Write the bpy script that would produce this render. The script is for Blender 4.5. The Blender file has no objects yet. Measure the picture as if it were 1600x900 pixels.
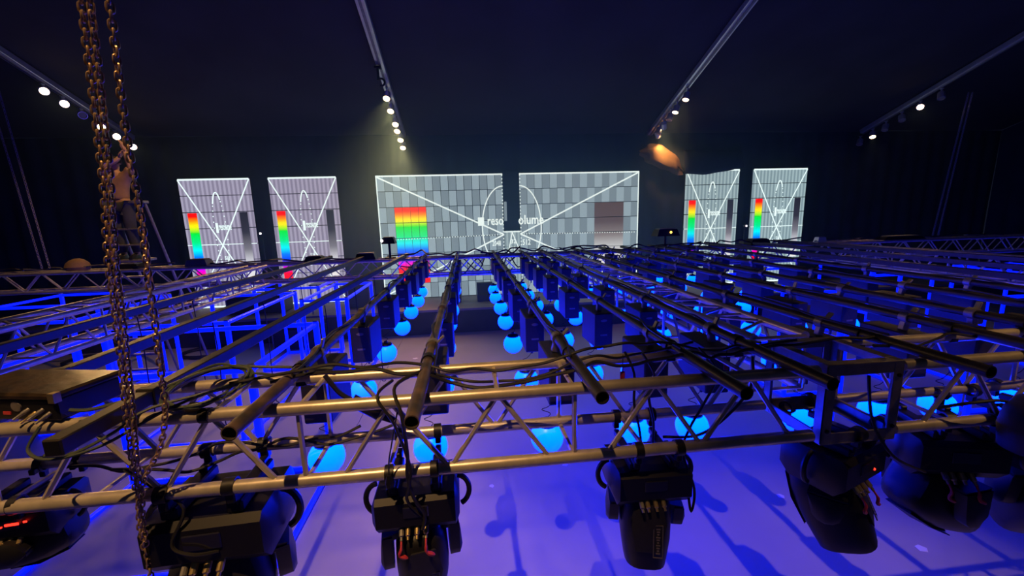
import bpy, bmesh, math, random
from mathutils import Vector, Matrix, Euler
random.seed(7)
SC = bpy.context.scene
COL = SC.collection
# ------------------------------------------------------------------ camera
CAM_H = 3.3
F_PX = 639.4
cam_d = bpy.data.cameras.new('camera')
cam = bpy.data.objects.new('camera', cam_d)
COL.objects.link(cam)
cam_d.sensor_width = 36.0
cam_d.lens = 36.0 * F_PX / 1600.0
cam_d.clip_start = 0.05
cam_d.clip_end = 200
_r = Vector((0.99383184, -0.10727011, -0.0281318))
_d = Vector((-0.04606532, -0.16856731, -0.98461315))
_f = Vector((0.10087745, 0.9798358, -0.17246899))
_m = Matrix(((_r.x, -_d.x, -_f.x), (_r.y, -_d.y, -_f.y), (_r.z, -_d.z, -_f.z)))
cam.matrix_world = Matrix.Translation((0, 0, CAM_H)) @ _m.to_4x4()
SC.camera = cam
# ------------------------------------------------------------------ world and exposure
world = bpy.data.worlds.new('hall_air')
SC.world = world
world.use_nodes = True
_bg = world.node_tree.nodes['Background']
_bg.inputs[0].default_value = (0.35, 0.45, 1.0, 1)
_bg.inputs[1].default_value = 0.012
SC.view_settings.view_transform = 'Standard'
SC.view_settings.look = 'None'
SC.view_settings.exposure = 0.0
SC.view_settings.gamma = 1.0
SC.view_settings.use_curve_mapping = False
WARM = (1.0, 0.56, 0.22)
RAIL_W = (75.0, 190.0, 60.0, 60.0)   # watts of each lit track spot, by rafter from the left
KEY_W = 2600.0           # watts of the unseen track spots added over the camera end of the hall
BALL_E = (0.0, 0.0135, 1.0, 30.0)      # r, g, b, strength
HAZE = 0.085
TUBE_E = (0.0, 0.005, 1.0, 2.2)

# ------------------------------------------------------------------ materials
def mat(name, base, rough=0.5, metal=0.0, var=0.0, var2=None, scale=8.0, bump=0.0, emit=None, spec=0.5, detail=4.0):
    m = bpy.data.materials.new(name)
    m.use_nodes = True
    nt = m.node_tree
    b = nt.nodes['Principled BSDF']
    b.inputs['Base Color'].default_value = (*base, 1)
    b.inputs['Roughness'].default_value = rough
    b.inputs['Metallic'].default_value = metal
    b.inputs['Specular IOR Level'].default_value = spec
    if emit:
        b.inputs['Emission Color'].default_value = (*emit[:3], 1)
        b.inputs['Emission Strength'].default_value = emit[3]
    if var or var2 or bump:
        tc = nt.nodes.new('ShaderNodeTexCoord')
        no = nt.nodes.new('ShaderNodeTexNoise')
        no.inputs['Scale'].default_value = scale
        no.inputs['Detail'].default_value = detail
        nt.links.new(tc.outputs['Object'], no.inputs['Vector'])
        if var or var2:
            cr = nt.nodes.new('ShaderNodeValToRGB')
            lo = var2 if var2 else tuple(max(0, c * (1 - var)) for c in base)
            cr.color_ramp.elements[0].position = 0.38
            cr.color_ramp.elements[0].color = (*lo, 1)
            cr.color_ramp.elements[1].position = 0.62
            cr.color_ramp.elements[1].color = (*base, 1)
            nt.links.new(no.outputs['Fac'], cr.inputs[0])
            nt.links.new(cr.outputs[0], b.inputs['Base Color'])
        if bump:
            bp = nt.nodes.new('ShaderNodeBump')
            bp.inputs['Strength'].default_value = bump
            bp.inputs['Distance'].default_value = 0.01
            nt.links.new(no.outputs['Fac'], bp.inputs['Height'])
            nt.links.new(bp.outputs[0], b.inputs['Normal'])
    return m

M = {}
M['floor'] = mat('pale_vinyl', (0.42, 0.40, 0.40), 0.42, var=0.10, scale=0.9, detail=8, bump=0.02)
M['riser_top'] = mat('riser_deck', (0.30, 0.24, 0.22), 0.6, var=0.2, scale=2)
M['riser_front'] = mat('riser_skirt', (0.035, 0.035, 0.045), 0.8, var=0.2, scale=3)
M['drape'] = mat('black_drape', (0.030, 0.042, 0.055), 0.95, var=0.25, scale=1.5, bump=0.1)
M['roof'] = mat('black_lining', (0.060, 0.062, 0.062), 0.95, var=0.2, scale=0.7, bump=0.1)
M['alu'] = mat('truss_aluminium', (0.74, 0.66, 0.52), 0.33, 0.5, var=0.2, scale=14, bump=0.08)
M['alu_plate'] = mat('cast_aluminium', (0.36, 0.33, 0.30), 0.5, 0.7, var=0.25, scale=20, bump=0.1)
M['pipe'] = mat('scuffed_black_pipe', (0.045, 0.040, 0.040), 0.42, 0.1, var2=(0.15, 0.10, 0.07), scale=11, bump=0.12, detail=8)
M['pipe_dark'] = mat('black_pipe', (0.012, 0.012, 0.014), 0.42, 0.0, var2=(0.032, 0.026, 0.022), scale=9, bump=0.1)
M['black'] = mat('black_plastic', (0.010, 0.010, 0.013), 0.45, var=0.2, scale=20)
M['black_box'] = mat('black_powder_coat', (0.024, 0.024, 0.030), 0.55, var=0.2, scale=40, bump=0.05)
M['scuffed'] = mat('scuffed_black_lid', (0.020, 0.016, 0.014), 0.28, 0.1, var2=(0.055, 0.036, 0.022), scale=16, bump=0.25, detail=10)
M['cable'] = mat('black_cable', (0.016, 0.016, 0.018), 0.5)
M['cable_green'] = mat('green_cable', (0.075, 0.10, 0.075), 0.45, var=0.2, scale=6)
M['grey'] = mat('grey_metal', (0.30, 0.29, 0.29), 0.45, 0.5, var=0.2, scale=20)
M['pale'] = mat('pale_painted_metal', (0.86, 0.84, 0.88), 0.30, 0.75, var=0.1, scale=4)
M['rust'] = mat('worn_chain_steel', (0.62, 0.43, 0.24), 0.33, 0.6, var2=(0.34, 0.20, 0.11), scale=60)
M['chain_grey'] = mat('dull_chain_steel', (0.22, 0.21, 0.24), 0.5, 0.6)
M['brass'] = mat('brass_contact', (0.80, 0.62, 0.28), 0.3, 0.9)
M['badge'] = mat('grey_badge', (0.22, 0.20, 0.19), 0.5, 0.2, var=0.2, scale=60)
M['red'] = mat('red_tape', (0.62, 0.05, 0.06), 0.5)
M['yellow'] = mat('yellow_tape', (0.62, 0.42, 0.08), 0.5)
M['paper'] = mat('white_scrap', (0.8, 0.8, 0.82), 0.7)
M['red_led'] = mat('red_led', (0.3, 0.0, 0.0), 0.4, emit=(1.0, 0.02, 0.01, 4.0))
M['white_led'] = mat('white_led', (0.8, 0.7, 0.8), 0.4, emit=(1.0, 0.75, 0.85, 9.0))
M['amber_led'] = mat('amber_led', (0.6, 0.5, 0.1), 0.4, emit=(1.0, 0.6, 0.08, 3.0))
M['ball'] = mat('glowing_blue_globe', (0.05, 0.15, 0.5), 0.35, emit=BALL_E)
M['tube'] = mat('glowing_blue_tube', (0.02, 0.04, 0.4), 0.35, emit=TUBE_E)
# the globe is lit from its cap: greener-blue near the top, deeper blue below
_nt = M['ball'].node_tree; _tc = _nt.nodes.new('ShaderNodeTexCoord'); _sx = _nt.nodes.new('ShaderNodeSeparateXYZ')
_mr = _nt.nodes.new('ShaderNodeMapRange'); _mr.inputs[1].default_value = -0.08; _mr.inputs[2].default_value = 0.06
_cr = _nt.nodes.new('ShaderNodeValToRGB')
_cr.color_ramp.elements[0].color = (0, 0.0045, 1, 1); _cr.color_ramp.elements[1].color = (0, 0.0155, 1, 1)
_nt.links.new(_tc.outputs['Object'], _sx.inputs[0]); _nt.links.new(_sx.outputs[2], _mr.inputs[0]); _nt.links.new(_mr.outputs[0], _cr.inputs[0])
_nt.links.new(_cr.outputs[0], _nt.nodes['Principled BSDF'].inputs['Emission Color'])
M['lens'] = mat('lit_warm_lens', (0.8, 0.7, 0.5), 0.3, emit=(1.0, 0.66, 0.30, 14.0))
M['lens_off'] = mat('unlit_lens', (0.35, 0.30, 0.28), 0.2)
M['glass'] = mat('dark_front_lens', (0.02, 0.02, 0.04), 0.08, spec=0.9)
M['tan'] = mat('tan_drape', (0.34, 0.20, 0.085), 0.9, var=0.3, scale=3, bump=0.3)
M['skin'] = mat('skin', (0.52, 0.30, 0.19), 0.55)
M['shirt'] = mat('tan_shirt', (0.42, 0.24, 0.13), 0.85, var=0.2, scale=8)
M['trousers'] = mat('dark_trousers', (0.05, 0.055, 0.075), 0.9, var=0.2, scale=8)
M['hair'] = mat('dark_hair', (0.03, 0.02, 0.015), 0.7)
M['wood'] = mat('brown_wood', (0.30, 0.14, 0.06), 0.6, var=0.3, scale=5)
# screen picture materials (flat print on a screen that glows)
def emis(name, colour, s):
    m = bpy.data.materials.new(name); m.use_nodes = True
    nt = m.node_tree; nt.nodes.clear()
    e = nt.nodes.new('ShaderNodeEmission'); o = nt.nodes.new('ShaderNodeOutputMaterial')
    e.inputs[0].default_value = (*colour, 1); e.inputs[1].default_value = s
    nt.links.new(e.outputs[0], o.inputs[0])
    return m, nt, e
M['px_light'] = emis('pixel_light_grey', (0.34, 0.48, 0.56), 0.90)[0]
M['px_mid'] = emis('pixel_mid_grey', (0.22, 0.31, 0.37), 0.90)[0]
M['px_line'] = emis('pixel_white', (0.80, 1.0, 1.0), 1.15)[0]
def px_stripes(name, ca, cb):
    m, nt, e = emis(name, ca, 0.9)
    g = nt.nodes.new('ShaderNodeNewGeometry'); sx = nt.nodes.new('ShaderNodeSeparateXYZ')
    mu = nt.nodes.new('ShaderNodeMath'); mu.operation = 'MULTIPLY'; mu.inputs[1].default_value = 2 * math.pi / 0.125
    si = nt.nodes.new('ShaderNodeMath'); si.operation = 'SINE'
    cr = nt.nodes.new('ShaderNodeValToRGB')
    cr.color_ramp.elements[0].position = 0.40; cr.color_ramp.elements[0].color = (*cb, 1)
    cr.color_ramp.elements[1].position = 0.60; cr.color_ramp.elements[1].color = (*ca, 1)
    ma = nt.nodes.new('ShaderNodeMath'); ma.operation = 'MULTIPLY_ADD'; ma.inputs[1].default_value = 0.5; ma.inputs[2].default_value = 0.5
    L = nt.links.new
    L(g.outputs['Position'], sx.inputs[0]); L(sx.outputs[0], mu.inputs[0]); L(mu.outputs[0], si.inputs[0])
    L(si.outputs[0], ma.inputs[0]); L(ma.outputs[0], cr.inputs[0]); L(cr.outputs[0], e.inputs[0])
    return m
M['px_stripe_violet'] = px_stripes('pixel_stripes_violet', (0.44, 0.42, 0.58), (0.28, 0.26, 0.38))
M['px_stripe_teal'] = px_stripes('pixel_stripes_teal', (0.40, 0.56, 0.60), (0.24, 0.35, 0.40))
def px_ramp(name, stops, z0, z1, s=1.0):
    m, nt, e = emis(name, (1, 1, 1), s)
    g = nt.nodes.new('ShaderNodeNewGeometry'); sx = nt.nodes.new('ShaderNodeSeparateXYZ')
    mr = nt.nodes.new('ShaderNodeMapRange'); mr.inputs[1].default_value = z0; mr.inputs[2].default_value = z1
    cr = nt.nodes.new('ShaderNodeValToRGB')
    els = cr.color_ramp.elements
    while len(els) < len(stops): els.new(0.5)
    for el, (p, c) in zip(els, stops):
        el.position = p; el.color = (*c, 1)
    L = nt.links.new
    L(g.outputs['Position'], sx.inputs[0]); L(sx.outputs[2], mr.inputs[0]); L(mr.outputs[0], cr.inputs[0]); L(cr.outputs[0], e.inputs[0])
    return m
RAIN = [(0.0, (1, 0, 0)), (0.14, (1, 0, 0.02)), (0.21, (0.8, 0.0, 0.6)), (0.27, (0.12, 0.0, 1)), (0.33, (0.0, 0.03, 1)), (0.41, (0.0, 0.18, 1)), (0.50, (0.0, 0.80, 0.85)), (0.60, (0, 0.75, 0.22)), (0.73, (0.0, 0.72, 0.03)), (0.78, (0.45, 0.8, 0.01)), (0.84, (1, 0.75, 0.0)), (0.90, (1, 0.22, 0)), (0.95, (1, 0.0, 0)), (1.0, (1, 0, 0))]
M['px_rainbow'] = px_ramp('pixel_rainbow', RAIN, 1.42, 3.66, 1.25)
M['px_dark_ramp'] = px_ramp('pixel_dark_ramp', [(0.0, (1, 1, 1)), (0.30, (0.62, 0.64, 0.72)), (0.45, (0.22, 0.22, 0.27)), (0.70, (0.035, 0.035, 0.06)), (1.0, (0.02, 0.02, 0.035))], 1.6, 3.66, 0.9)
M['px_warm_ramp'] = px_ramp('pixel_warm_ramp', [(0.0, (1, 1, 1)), (0.30, (0.62, 0.68, 0.70)), (0.48, (0.28, 0.26, 0.27)), (0.70, (0.12, 0.09, 0.10)), (1.0, (0.11, 0.075, 0.075))], 1.6, 3.66, 0.9)

# ------------------------------------------------------------------ mesh building
def basis(axis):
    a = Vector(axis).normalized()
    u = a.cross(Vector((0, 0, 1)))
    if u.length < 1e-4: u = Vector((1, 0, 0))
    u.normalize()
    return a, u, a.cross(u).normalized()

class MB:
    def __init__(s): s.v = []; s.f = []
    def box(s, c, size, rot=None):
        n = len(s.v); c = Vector(c)
        for dx in (-.5, .5):
            for dy in (-.5, .5):
                for dz in (-.5, .5):
                    p = Vector((dx * size[0], dy * size[1], dz * size[2]))
                    if rot is not None: p = rot @ p
                    s.v.append(c + p)
        for q in ((0, 1, 3, 2), (4, 6, 7, 5), (0, 4, 5, 1), (2, 3, 7, 6), (0, 2, 6, 4), (1, 5, 7, 3)):
            s.f.append(tuple(n + i for i in q))
        return s
    def hull(s, pts):
        bm = bmesh.new()
        for p in pts: bm.verts.new(p)
        r = bmesh.ops.convex_hull(bm, input=bm.verts)
        bmesh.ops.delete(bm, geom=[g for g in r['geom_interior'] if isinstance(g, bmesh.types.BMVert)], context='VERTS')
        bmesh.ops.dissolve_limit(bm, angle_limit=0.02, verts=bm.verts, edges=bm.edges)
        bm.verts.index_update(); n = len(s.v)
        s.v += [v.co.copy() for v in bm.verts]
        s.f += [tuple(n + v.index for v in f.verts) for f in bm.faces]
        bm.free()
        return s
    def cbox(s, c, size, ch=0.008, rot=None):
        pts = []; h = [x / 2 for x in size]; c = Vector(c)
        for sx in (-1, 1):
            for sy in (-1, 1):
                for sz in (-1, 1):
                    for k in range(3):
                        p = [sx * (h[0] - ch), sy * (h[1] - ch), sz * (h[2] - ch)]
                        p[k] = (sx, sy, sz)[k] * h[k]
                        p = Vector(p)
                        if rot is not None: p = rot @ p
                        pts.append(c + p)
        return s.hull(pts)
    def tube(s, p0, p1, r0, r1=None, n=8, caps=True):
        p0 = Vector(p0); p1 = Vector(p1); r1 = r0 if r1 is None else r1
        a, u, w = basis(p1 - p0); b = len(s.v)
        for p, r in ((p0, r0), (p1, r1)):
            for i in range(n):
                t = 2 * math.pi * i / n
                s.v.append(p + (u * math.cos(t) + w * math.sin(t)) * r)
        for i in range(n):
            j = (i + 1) % n
            s.f.append((b + i, b + n + i, b + n + j, b + j))
        if caps:
            s.f.append(tuple(b + i for i in range(n)))
            s.f.append(tuple(b + n + i for i in reversed(range(n))))
        return s
    def hollow(s, p0, p1, ro, ri, n=16):
        p0 = Vector(p0); p1 = Vector(p1); a, u, w = basis(p1 - p0); b = len(s.v)
        for p, r in ((p0, ri), (p0, ro), (p1, ro), (p1, ri)):
            for i in range(n):
                t = 2 * math.pi * i / n
                s.v.append(p + (u * math.cos(t) + w * math.sin(t)) * r)
        for k in range(4):
            for i in range(n):
                j = (i + 1) % n; k2 = (k + 1) % 4
                s.f.append((b + k * n + i, b + k2 * n + i, b + k2 * n + j, b + k * n + j))
        return s
    def poly(s, pts, r, n=6, closed=False, caps=True):
        pts = [Vector(p) for p in pts]; b = len(s.v); m = len(pts); prev = None
        for k, p in enumerate(pts):
            if closed: t = pts[(k + 1) % m] - pts[k - 1]
            else: t = pts[min(k + 1, m - 1)] - pts[max(k - 1, 0)]
            if t.length < 1e-9: t = Vector((0, 0, 1))
            t.normalize()
            if prev is None: _, u, _ = basis(t)
            else:
                u = prev - t * prev.dot(t)
                if u.length < 1e-5: _, u, _ = basis(t)
                u.normalize()
            prev = u; w = t.cross(u)
            rr = r[k] if isinstance(r, (list, tuple)) else r
            for i in range(n):
                a = 2 * math.pi * i / n
                s.v.append(p + (u * math.cos(a) + w * math.sin(a)) * rr)
        for k in range(m if closed else m - 1):
            k2 = (k + 1) % m
            for i in range(n):
                j = (i + 1) % n
                s.f.append((b + k * n + i, b + k * n + j, b + k2 * n + j, b + k2 * n + i))
        if caps and not closed:
            s.f.append(tuple(b + i for i in reversed(range(n))))
            s.f.append(tuple(b + (m - 1) * n + i for i in range(n)))
        return s
    def lathe(s, prof, c=(0, 0, 0), n=16, axis=(0, 0, 1)):
        # prof: list of (radius, height along the axis)
        c = Vector(c); a, u, w = basis(axis); b = len(s.v); m = len(prof)
        for r, h in prof:
            for i in range(n):
                t = 2 * math.pi * i / n
                s.v.append(c + a * h + (u * math.cos(t) + w * math.sin(t)) * max(r, 1e-5))
        for k in range(m - 1):
            for i in range(n):
                j = (i + 1) % n
                s.f.append((b + k * n + i, b + k * n + j, b + (k + 1) * n + j, b + (k + 1) * n + i))
        s.f.append(tuple(b + i for i in reversed(range(n))))
        s.f.append(tuple(b + (m - 1) * n + i for i in range(n)))
        return s
    def loft(s, rings):
        b = len(s.v); n = len(rings[0]); m = len(rings)
        for r in rings: s.v += [Vector(p) for p in r]
        for k in range(m - 1):
            for i in range(n):
                j = (i + 1) % n
                s.f.append((b + k * n + i, b + k * n + j, b + (k + 1) * n + j, b + (k + 1) * n + i))
        s.f.append(tuple(b + i for i in reversed(range(n))))
        s.f.append(tuple(b + (m - 1) * n + i for i in range(n)))
        return s
    def mesh(s, name, m, smooth=True):
        me = bpy.data.meshes.new(name)
        me.from_pydata([tuple(v) for v in s.v], [], s.f)
        me.materials.append(M[m] if isinstance(m, str) else m)
        bm = bmesh.new(); bm.from_mesh(me)
        bmesh.ops.recalc_face_normals(bm, faces=bm.faces); bm.to_mesh(me); bm.free()
        if smooth:
            me.shade_smooth(); me.set_sharp_from_angle(angle=math.radians(35))
        return me
    def build(s, name, m, parent=None, smooth=True):
        return link(name, s.mesh(name, m, smooth), parent)

def link(name, me, parent=None, loc=None, rot=None):
    o = bpy.data.objects.new(name, me)
    COL.objects.link(o)
    if parent: o.parent = parent
    if loc is not None: o.location = loc
    if rot is not None: o.rotation_euler = rot
    return o
def tag(o, label, cat, group=None, kind=None):
    o['label'] = label; o['category'] = cat
    if group: o['group'] = group
    if kind: o['kind'] = kind
    return o
def thing(name, label, cat, loc=(0, 0, 0), rot=(0, 0, 0), group=None):
    o = bpy.data.objects.new(name, None); COL.objects.link(o)
    o.empty_display_size = 0.1
    o.location = loc; o.rotation_euler = rot
    return tag(o, label, cat, group)
def structure(o): o['kind'] = 'structure'; return o
def copy_tree(o, parent=None):
    c = o.copy(); COL.objects.link(c); c.parent = parent
    for ch in list(o.children): copy_tree(ch, c)
    return c
ORD = ['first', 'second', 'third', 'fourth', 'fifth', 'sixth', 'seventh', 'eighth', 'ninth', 'tenth', 'eleventh', 'twelfth']
def curve_pts(pts, k=6):
    P = [Vector(p) for p in pts]; out = []
    for i in range(len(P) - 1):
        a = P[max(i - 1, 0)]; b = P[i]; c = P[i + 1]; d = P[min(i + 2, len(P) - 1)]
        for t in range(k):
            t /= k
            out.append(0.5 * ((2 * b) + (c - a) * t + (2 * a - 5 * b + 4 * c - d) * t * t + (3 * b - a - 3 * c + d) * t ** 3))
    out.append(P[-1]); return out
def cable(pts, r, label, m='cable', name='cable', k=6, n=6, group=None):
    o = MB().poly(curve_pts(pts, k), r, n).build(name, m)
    return tag(o, label, 'cable', group)

# ------------------------------------------------------------------ the hall
XL, XR, YB = -17.0, 20.0, 14.0
ROOF = lambda y: 5.95 - 0.364 * (y - 14.0)
fl = bpy.data.objects.new('floor', None); COL.objects.link(fl); structure(fl)
SEAM = -1.95
for x0, x1 in ((XL, SEAM - 0.004), (SEAM + 0.004, XR)):
    MB().box(((x0 + x1) / 2, 4.5, -0.01), (x1 - x0, 21, 0.02)).build('vinyl_sheet', 'floor', fl, False)
MB().box((1.5, 4.5, -0.03), (37, 21, 0.02)).build('subfloor', 'riser_front', fl, False)
# wall drape with folds
def drape_wall(name, p0, p1, ztop0, ztop1, amp, wl, m='drape'):
    p0 = Vector(p0); p1 = Vector(p1); d = p1 - p0; L = d.length; d.normalize(); nrm = Vector((-d.y, d.x, 0))
    n = int(L / (wl / 6)); v = []; f = []
    for i in range(n + 1):
        t = i / n; s = L * t
        off = amp * math.sin(2 * math.pi * s / wl) + amp * 0.5 * math.sin(2 * math.pi * s / (wl * 2.7) + 1)
        p = p0 + d * s + nrm * off; zt = ztop0 + (ztop1 - ztop0) * t
        v += [(p.x, p.y, 0), (p.x, p.y, zt * 0.5), (p0.x + d.x * s, p0.y + d.y * s, zt)]
        if i:
            a = 3 * (i - 1); b = 3 * i
            f += [(a, b, b + 1, a + 1), (a + 1, b + 1, b + 2, a + 2)]
    mb = MB(); mb.v = [Vector(q) for q in v]; mb.f = f
    return structure(mb.build(name, m))
drape_wall('wall_back', (XL, YB, 0), (XR, YB, 0), ROOF(YB), ROOF(YB), 0.05, 0.55)
drape_wall('wall_left', (XL, -3, 0), (XL, YB, 0), ROOF(-3), ROOF(YB), 0.05, 0.6)
drape_wall('wall_right', (XR, -3, 0), (XR, YB, 0), ROOF(-3), ROOF(YB), 0.05, 0.6)
mb = MB()
nx, ny = 24, 12
for j in range(ny + 1):
    y = -3 + (YB + 3) * j / ny
    for i in range(nx + 1):
        x = XL + (XR - XL) * i / nx
        mb.v.append(Vector((x, y, ROOF(y) + 0.02 * math.sin(x * 1.3) * math.sin(y))))
for j in range(ny):
    for i in range(nx):
        a = j * (nx + 1) + i
        mb.f.append((a, a + 1, a + nx + 2, a + nx + 1))
structure(mb.build('ceiling', 'roof'))
# riser along the back
RZ, RY = 0.72, 11.62
rs = thing('stage_riser', 'long low stage platform with dark skirt under the glowing screens', 'stage', (1.5, RY, 0))
MB().box((0, (YB - RY) / 2 - 0.1, RZ - 0.03), (36, YB - RY - 0.2, 0.06)).build('deck', 'riser_top', rs, False)
MB().box((0, 0.06, (RZ - 0.06) / 2), (35.9, 0.04, RZ - 0.06)).build('skirt', 'riser_front', rs, False)
structure(rs); 
# rafters with track spots
RAFT_X = (-9.75, -1.9, 6.2, 14.05)
RAFT_N = ('far left rafter', 'inner left rafter', 'inner right rafter', 'far right rafter')
LAMP_Y = ((11.37, 11.82, 12.27, 12.77, 13.22, 13.75), (11.48, 11.99, 12.58, 12.91, 13.37, 13.8), (11.46, 12.01, 12.36, 12.80, 13.06, 13.28), (11.42, 11.97, 12.5, 12.98, 13.42, 13.85))
LIT = ((1, 1, 0, 1, 1, 1), (1, 1, 1, 1, 1, 1), (1, 1, 0, 1, 0, 1), (0, 1, 0, 0, 1, 0))
SL = math.atan(0.364)
for rx, rn in zip(RAFT_X, RAFT_N):
    t = thing('roof_rafter', 'pale metal %s sloping down to the black drape' % rn, 'rafter', (rx, 0, ROOF(0)))
    ax = Vector((0, 1, -0.364)); n = Vector((0, 0.364, 1)).normalized()
    L = (13.85 + 2.5) * ax.length
    rot = Euler((-SL, 0, 0)).to_matrix()
    c = ax * ((13.85 - 2.5) / 2)
    MB().cbox(c - n * 0.11, (0.19, L, 0.14), 0.01, rot).build('beam', 'pale', t)
    MB().box(c - n * 0.195, (0.05, L, 0.03), rot).build('track', 'grey', t, False)
    structure(t)
def spot_mesh():
    can = MB().lathe([(0.055, 0.02), (0.085, 0.0), (0.09, -0.04), (0.092, -0.20), (0.082, -0.20), (0.078, -0.175)], n=18).mesh('can', 'pale')
    arm = MB().cbox((0, 0, 0.06), (0.03, 0.05, 0.10), 0.005).cbox((0, 0, 0.115), (0.045, 0.10, 0.03), 0.005).mesh('arm', 'pale')
    lens = MB().lathe([(0.078, -0.176), (0.074, -0.184), (0.05, -0.192), (0.0, -0.195)], n=16)
    return can, arm, lens.mesh('lens', 'lens'), lens.mesh('lens', 'lens_off')
SP = spot_mesh()
def track_spot(x, y, aim, lit, label, watts, size=math.radians(62)):
    z = ROOF(y) - 0.23 - 0.135
    d = (Vector(aim) - Vector((x, y, z))).normalized()
    t = thing('track_spotlight', label, 'spotlight', (x, y, z), group='track spotlights on the rafters')
    link('arm', SP[1], t)
    q = (-d).to_track_quat('Z', 'Y')
    # keep the can upright enough to hang from its arm
    can = link('can', SP[0], t); can.rotation_mode = 'QUATERNION'; can.rotation_quaternion = q
    link('lens', SP[2] if lit else SP[3], can)
    if lit:
        l = bpy.data.lights.new('spot_bulb', 'SPOT'); l.energy = watts; l.color = WARM
        l.spot_size = size; l.spot_blend = 0.8; l.shadow_soft_size = 0.05
        o = bpy.data.objects.new('spot_bulb', l); COL.objects.link(o); o.parent = can
        o.location = (0, 0, -0.21)
    return t
for k in range(4):
    for j, y in enumerate(LAMP_Y[k]):
        rx = RAFT_X[k] + 0.0
        if k == 0: aim = (rx + 9.0, y - 9.0, 1.0)
        elif k == 1: aim = (rx + random.uniform(-.5, .5), y - 4.5, 0)
        elif k == 2: aim = (rx + random.uniform(-2.5, .4), y - random.uniform(0.5, 2.5), 0)
        else: aim = (rx - 2.5, y - random.uniform(1.5, 3.5), 0)
        if (k, j) in ((2, 5), (2, 3)): aim = (6.75, 13.75, 5.1)
        if (k, j) == (3, 1): aim = (rx - 7, y - 6.5, 1.5)
        track_spot(rx, y, aim, LIT[k][j], '%s track spotlight down the %s, %s' % (ORD[j], RAFT_N[k], 'lit warm' if LIT[k][j] else 'switched off'), RAIL_W[k] * (3.0 if (k, j) == (2, 3) else 1.0))
# unseen track spots added over the grid to warm the truss, floor and person
for j, (rx, y, aim, w) in enumerate(((-1.9, -1.6, (-1.05, 1.5, 2.4), 1.0), (6.2, -1.6, (3.3, 1.7, 1.2), 0.55), (-1.9, 5.2, (-5.6, 7.7, 3.7), 0.35))):
    track_spot(rx, y, aim, 1, 'unseen added warm track spotlight over the grid, %s from the left' % ORD[j], KEY_W * w, math.radians(25))
# hook and chain end hanging from the inner left rafter
y = 10.75; z = ROOF(y) - 0.26
hk = thing('chain_hook', 'black hoist hook hanging from the inner left rafter above its spotlights', 'hook', (-1.95, y, z))
MB().cbox((0, 0, 0), (0.16, 0.10, 0.06), 0.01).cbox((0, 0, -0.10), (0.05, 0.05, 0.16), 0.01).build('bracket', 'black', hk)
pts = [(0.0, 0, -0.18)] + [(0.09 * math.sin(a), 0, -0.30 - 0.10 * math.cos(a) * -1) for a in ()] + [(0.05 + 0.085 * math.cos(a), 0, -0.33 + 0.085 * math.sin(a)) for a in [math.radians(d) for d in range(150, -130, -20)]]
MB().poly(pts, 0.024, 8).build('hook', 'black', hk)

# ------------------------------------------------------------------ LED screens
SY = 13.55
def screen_text(body, size, loc, parent, name='lettering'):
    cu = bpy.data.curves.new(name, 'FONT'); cu.body = body; cu.size = size; cu.align_x = 'LEFT'; cu.resolution_u = 2; cu.extrude = 0.002
    cu.offset = size * 0.018
    to = bpy.data.objects.new(name, cu); COL.objects.link(to)
    dg = bpy.context.evaluated_depsgraph_get()
    me = bpy.data.meshes.new_from_object(to.evaluated_get(dg)); bpy.data.objects.remove(to); bpy.data.curves.remove(cu)
    me.name = name; me.materials.clear(); me.materials.append(M['px_line'])
    return link(name, me, parent, loc, (math.pi / 2, 0, 0))
def bar2(mb, a, b, w, y):
    a = Vector((a[0], y, a[1])); b = Vector((b[0], y, b[1])); d = b - a
    ang = math.atan2(d.z, d.x)
    mb.box((a + b) / 2, (d.length, 0.004, w), Euler((0, -ang, 0)).to_matrix())
def dots2(mb, a, b, w, y, step):
    a = Vector((a[0], y, a[1])); b = Vector((b[0], y, b[1])); n = int((b - a).length / step)
    for i in range(n): mb.box(a + (b - a) * ((i + 0.5) / n), (w, 0.004, w))
ZT = 4.66; ROWS = 8; RH = 0.49; ZB = ZT - ROWS * RH
FY = -0.052   # the picture's lines lie on the front of the tiles (local y)
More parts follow.
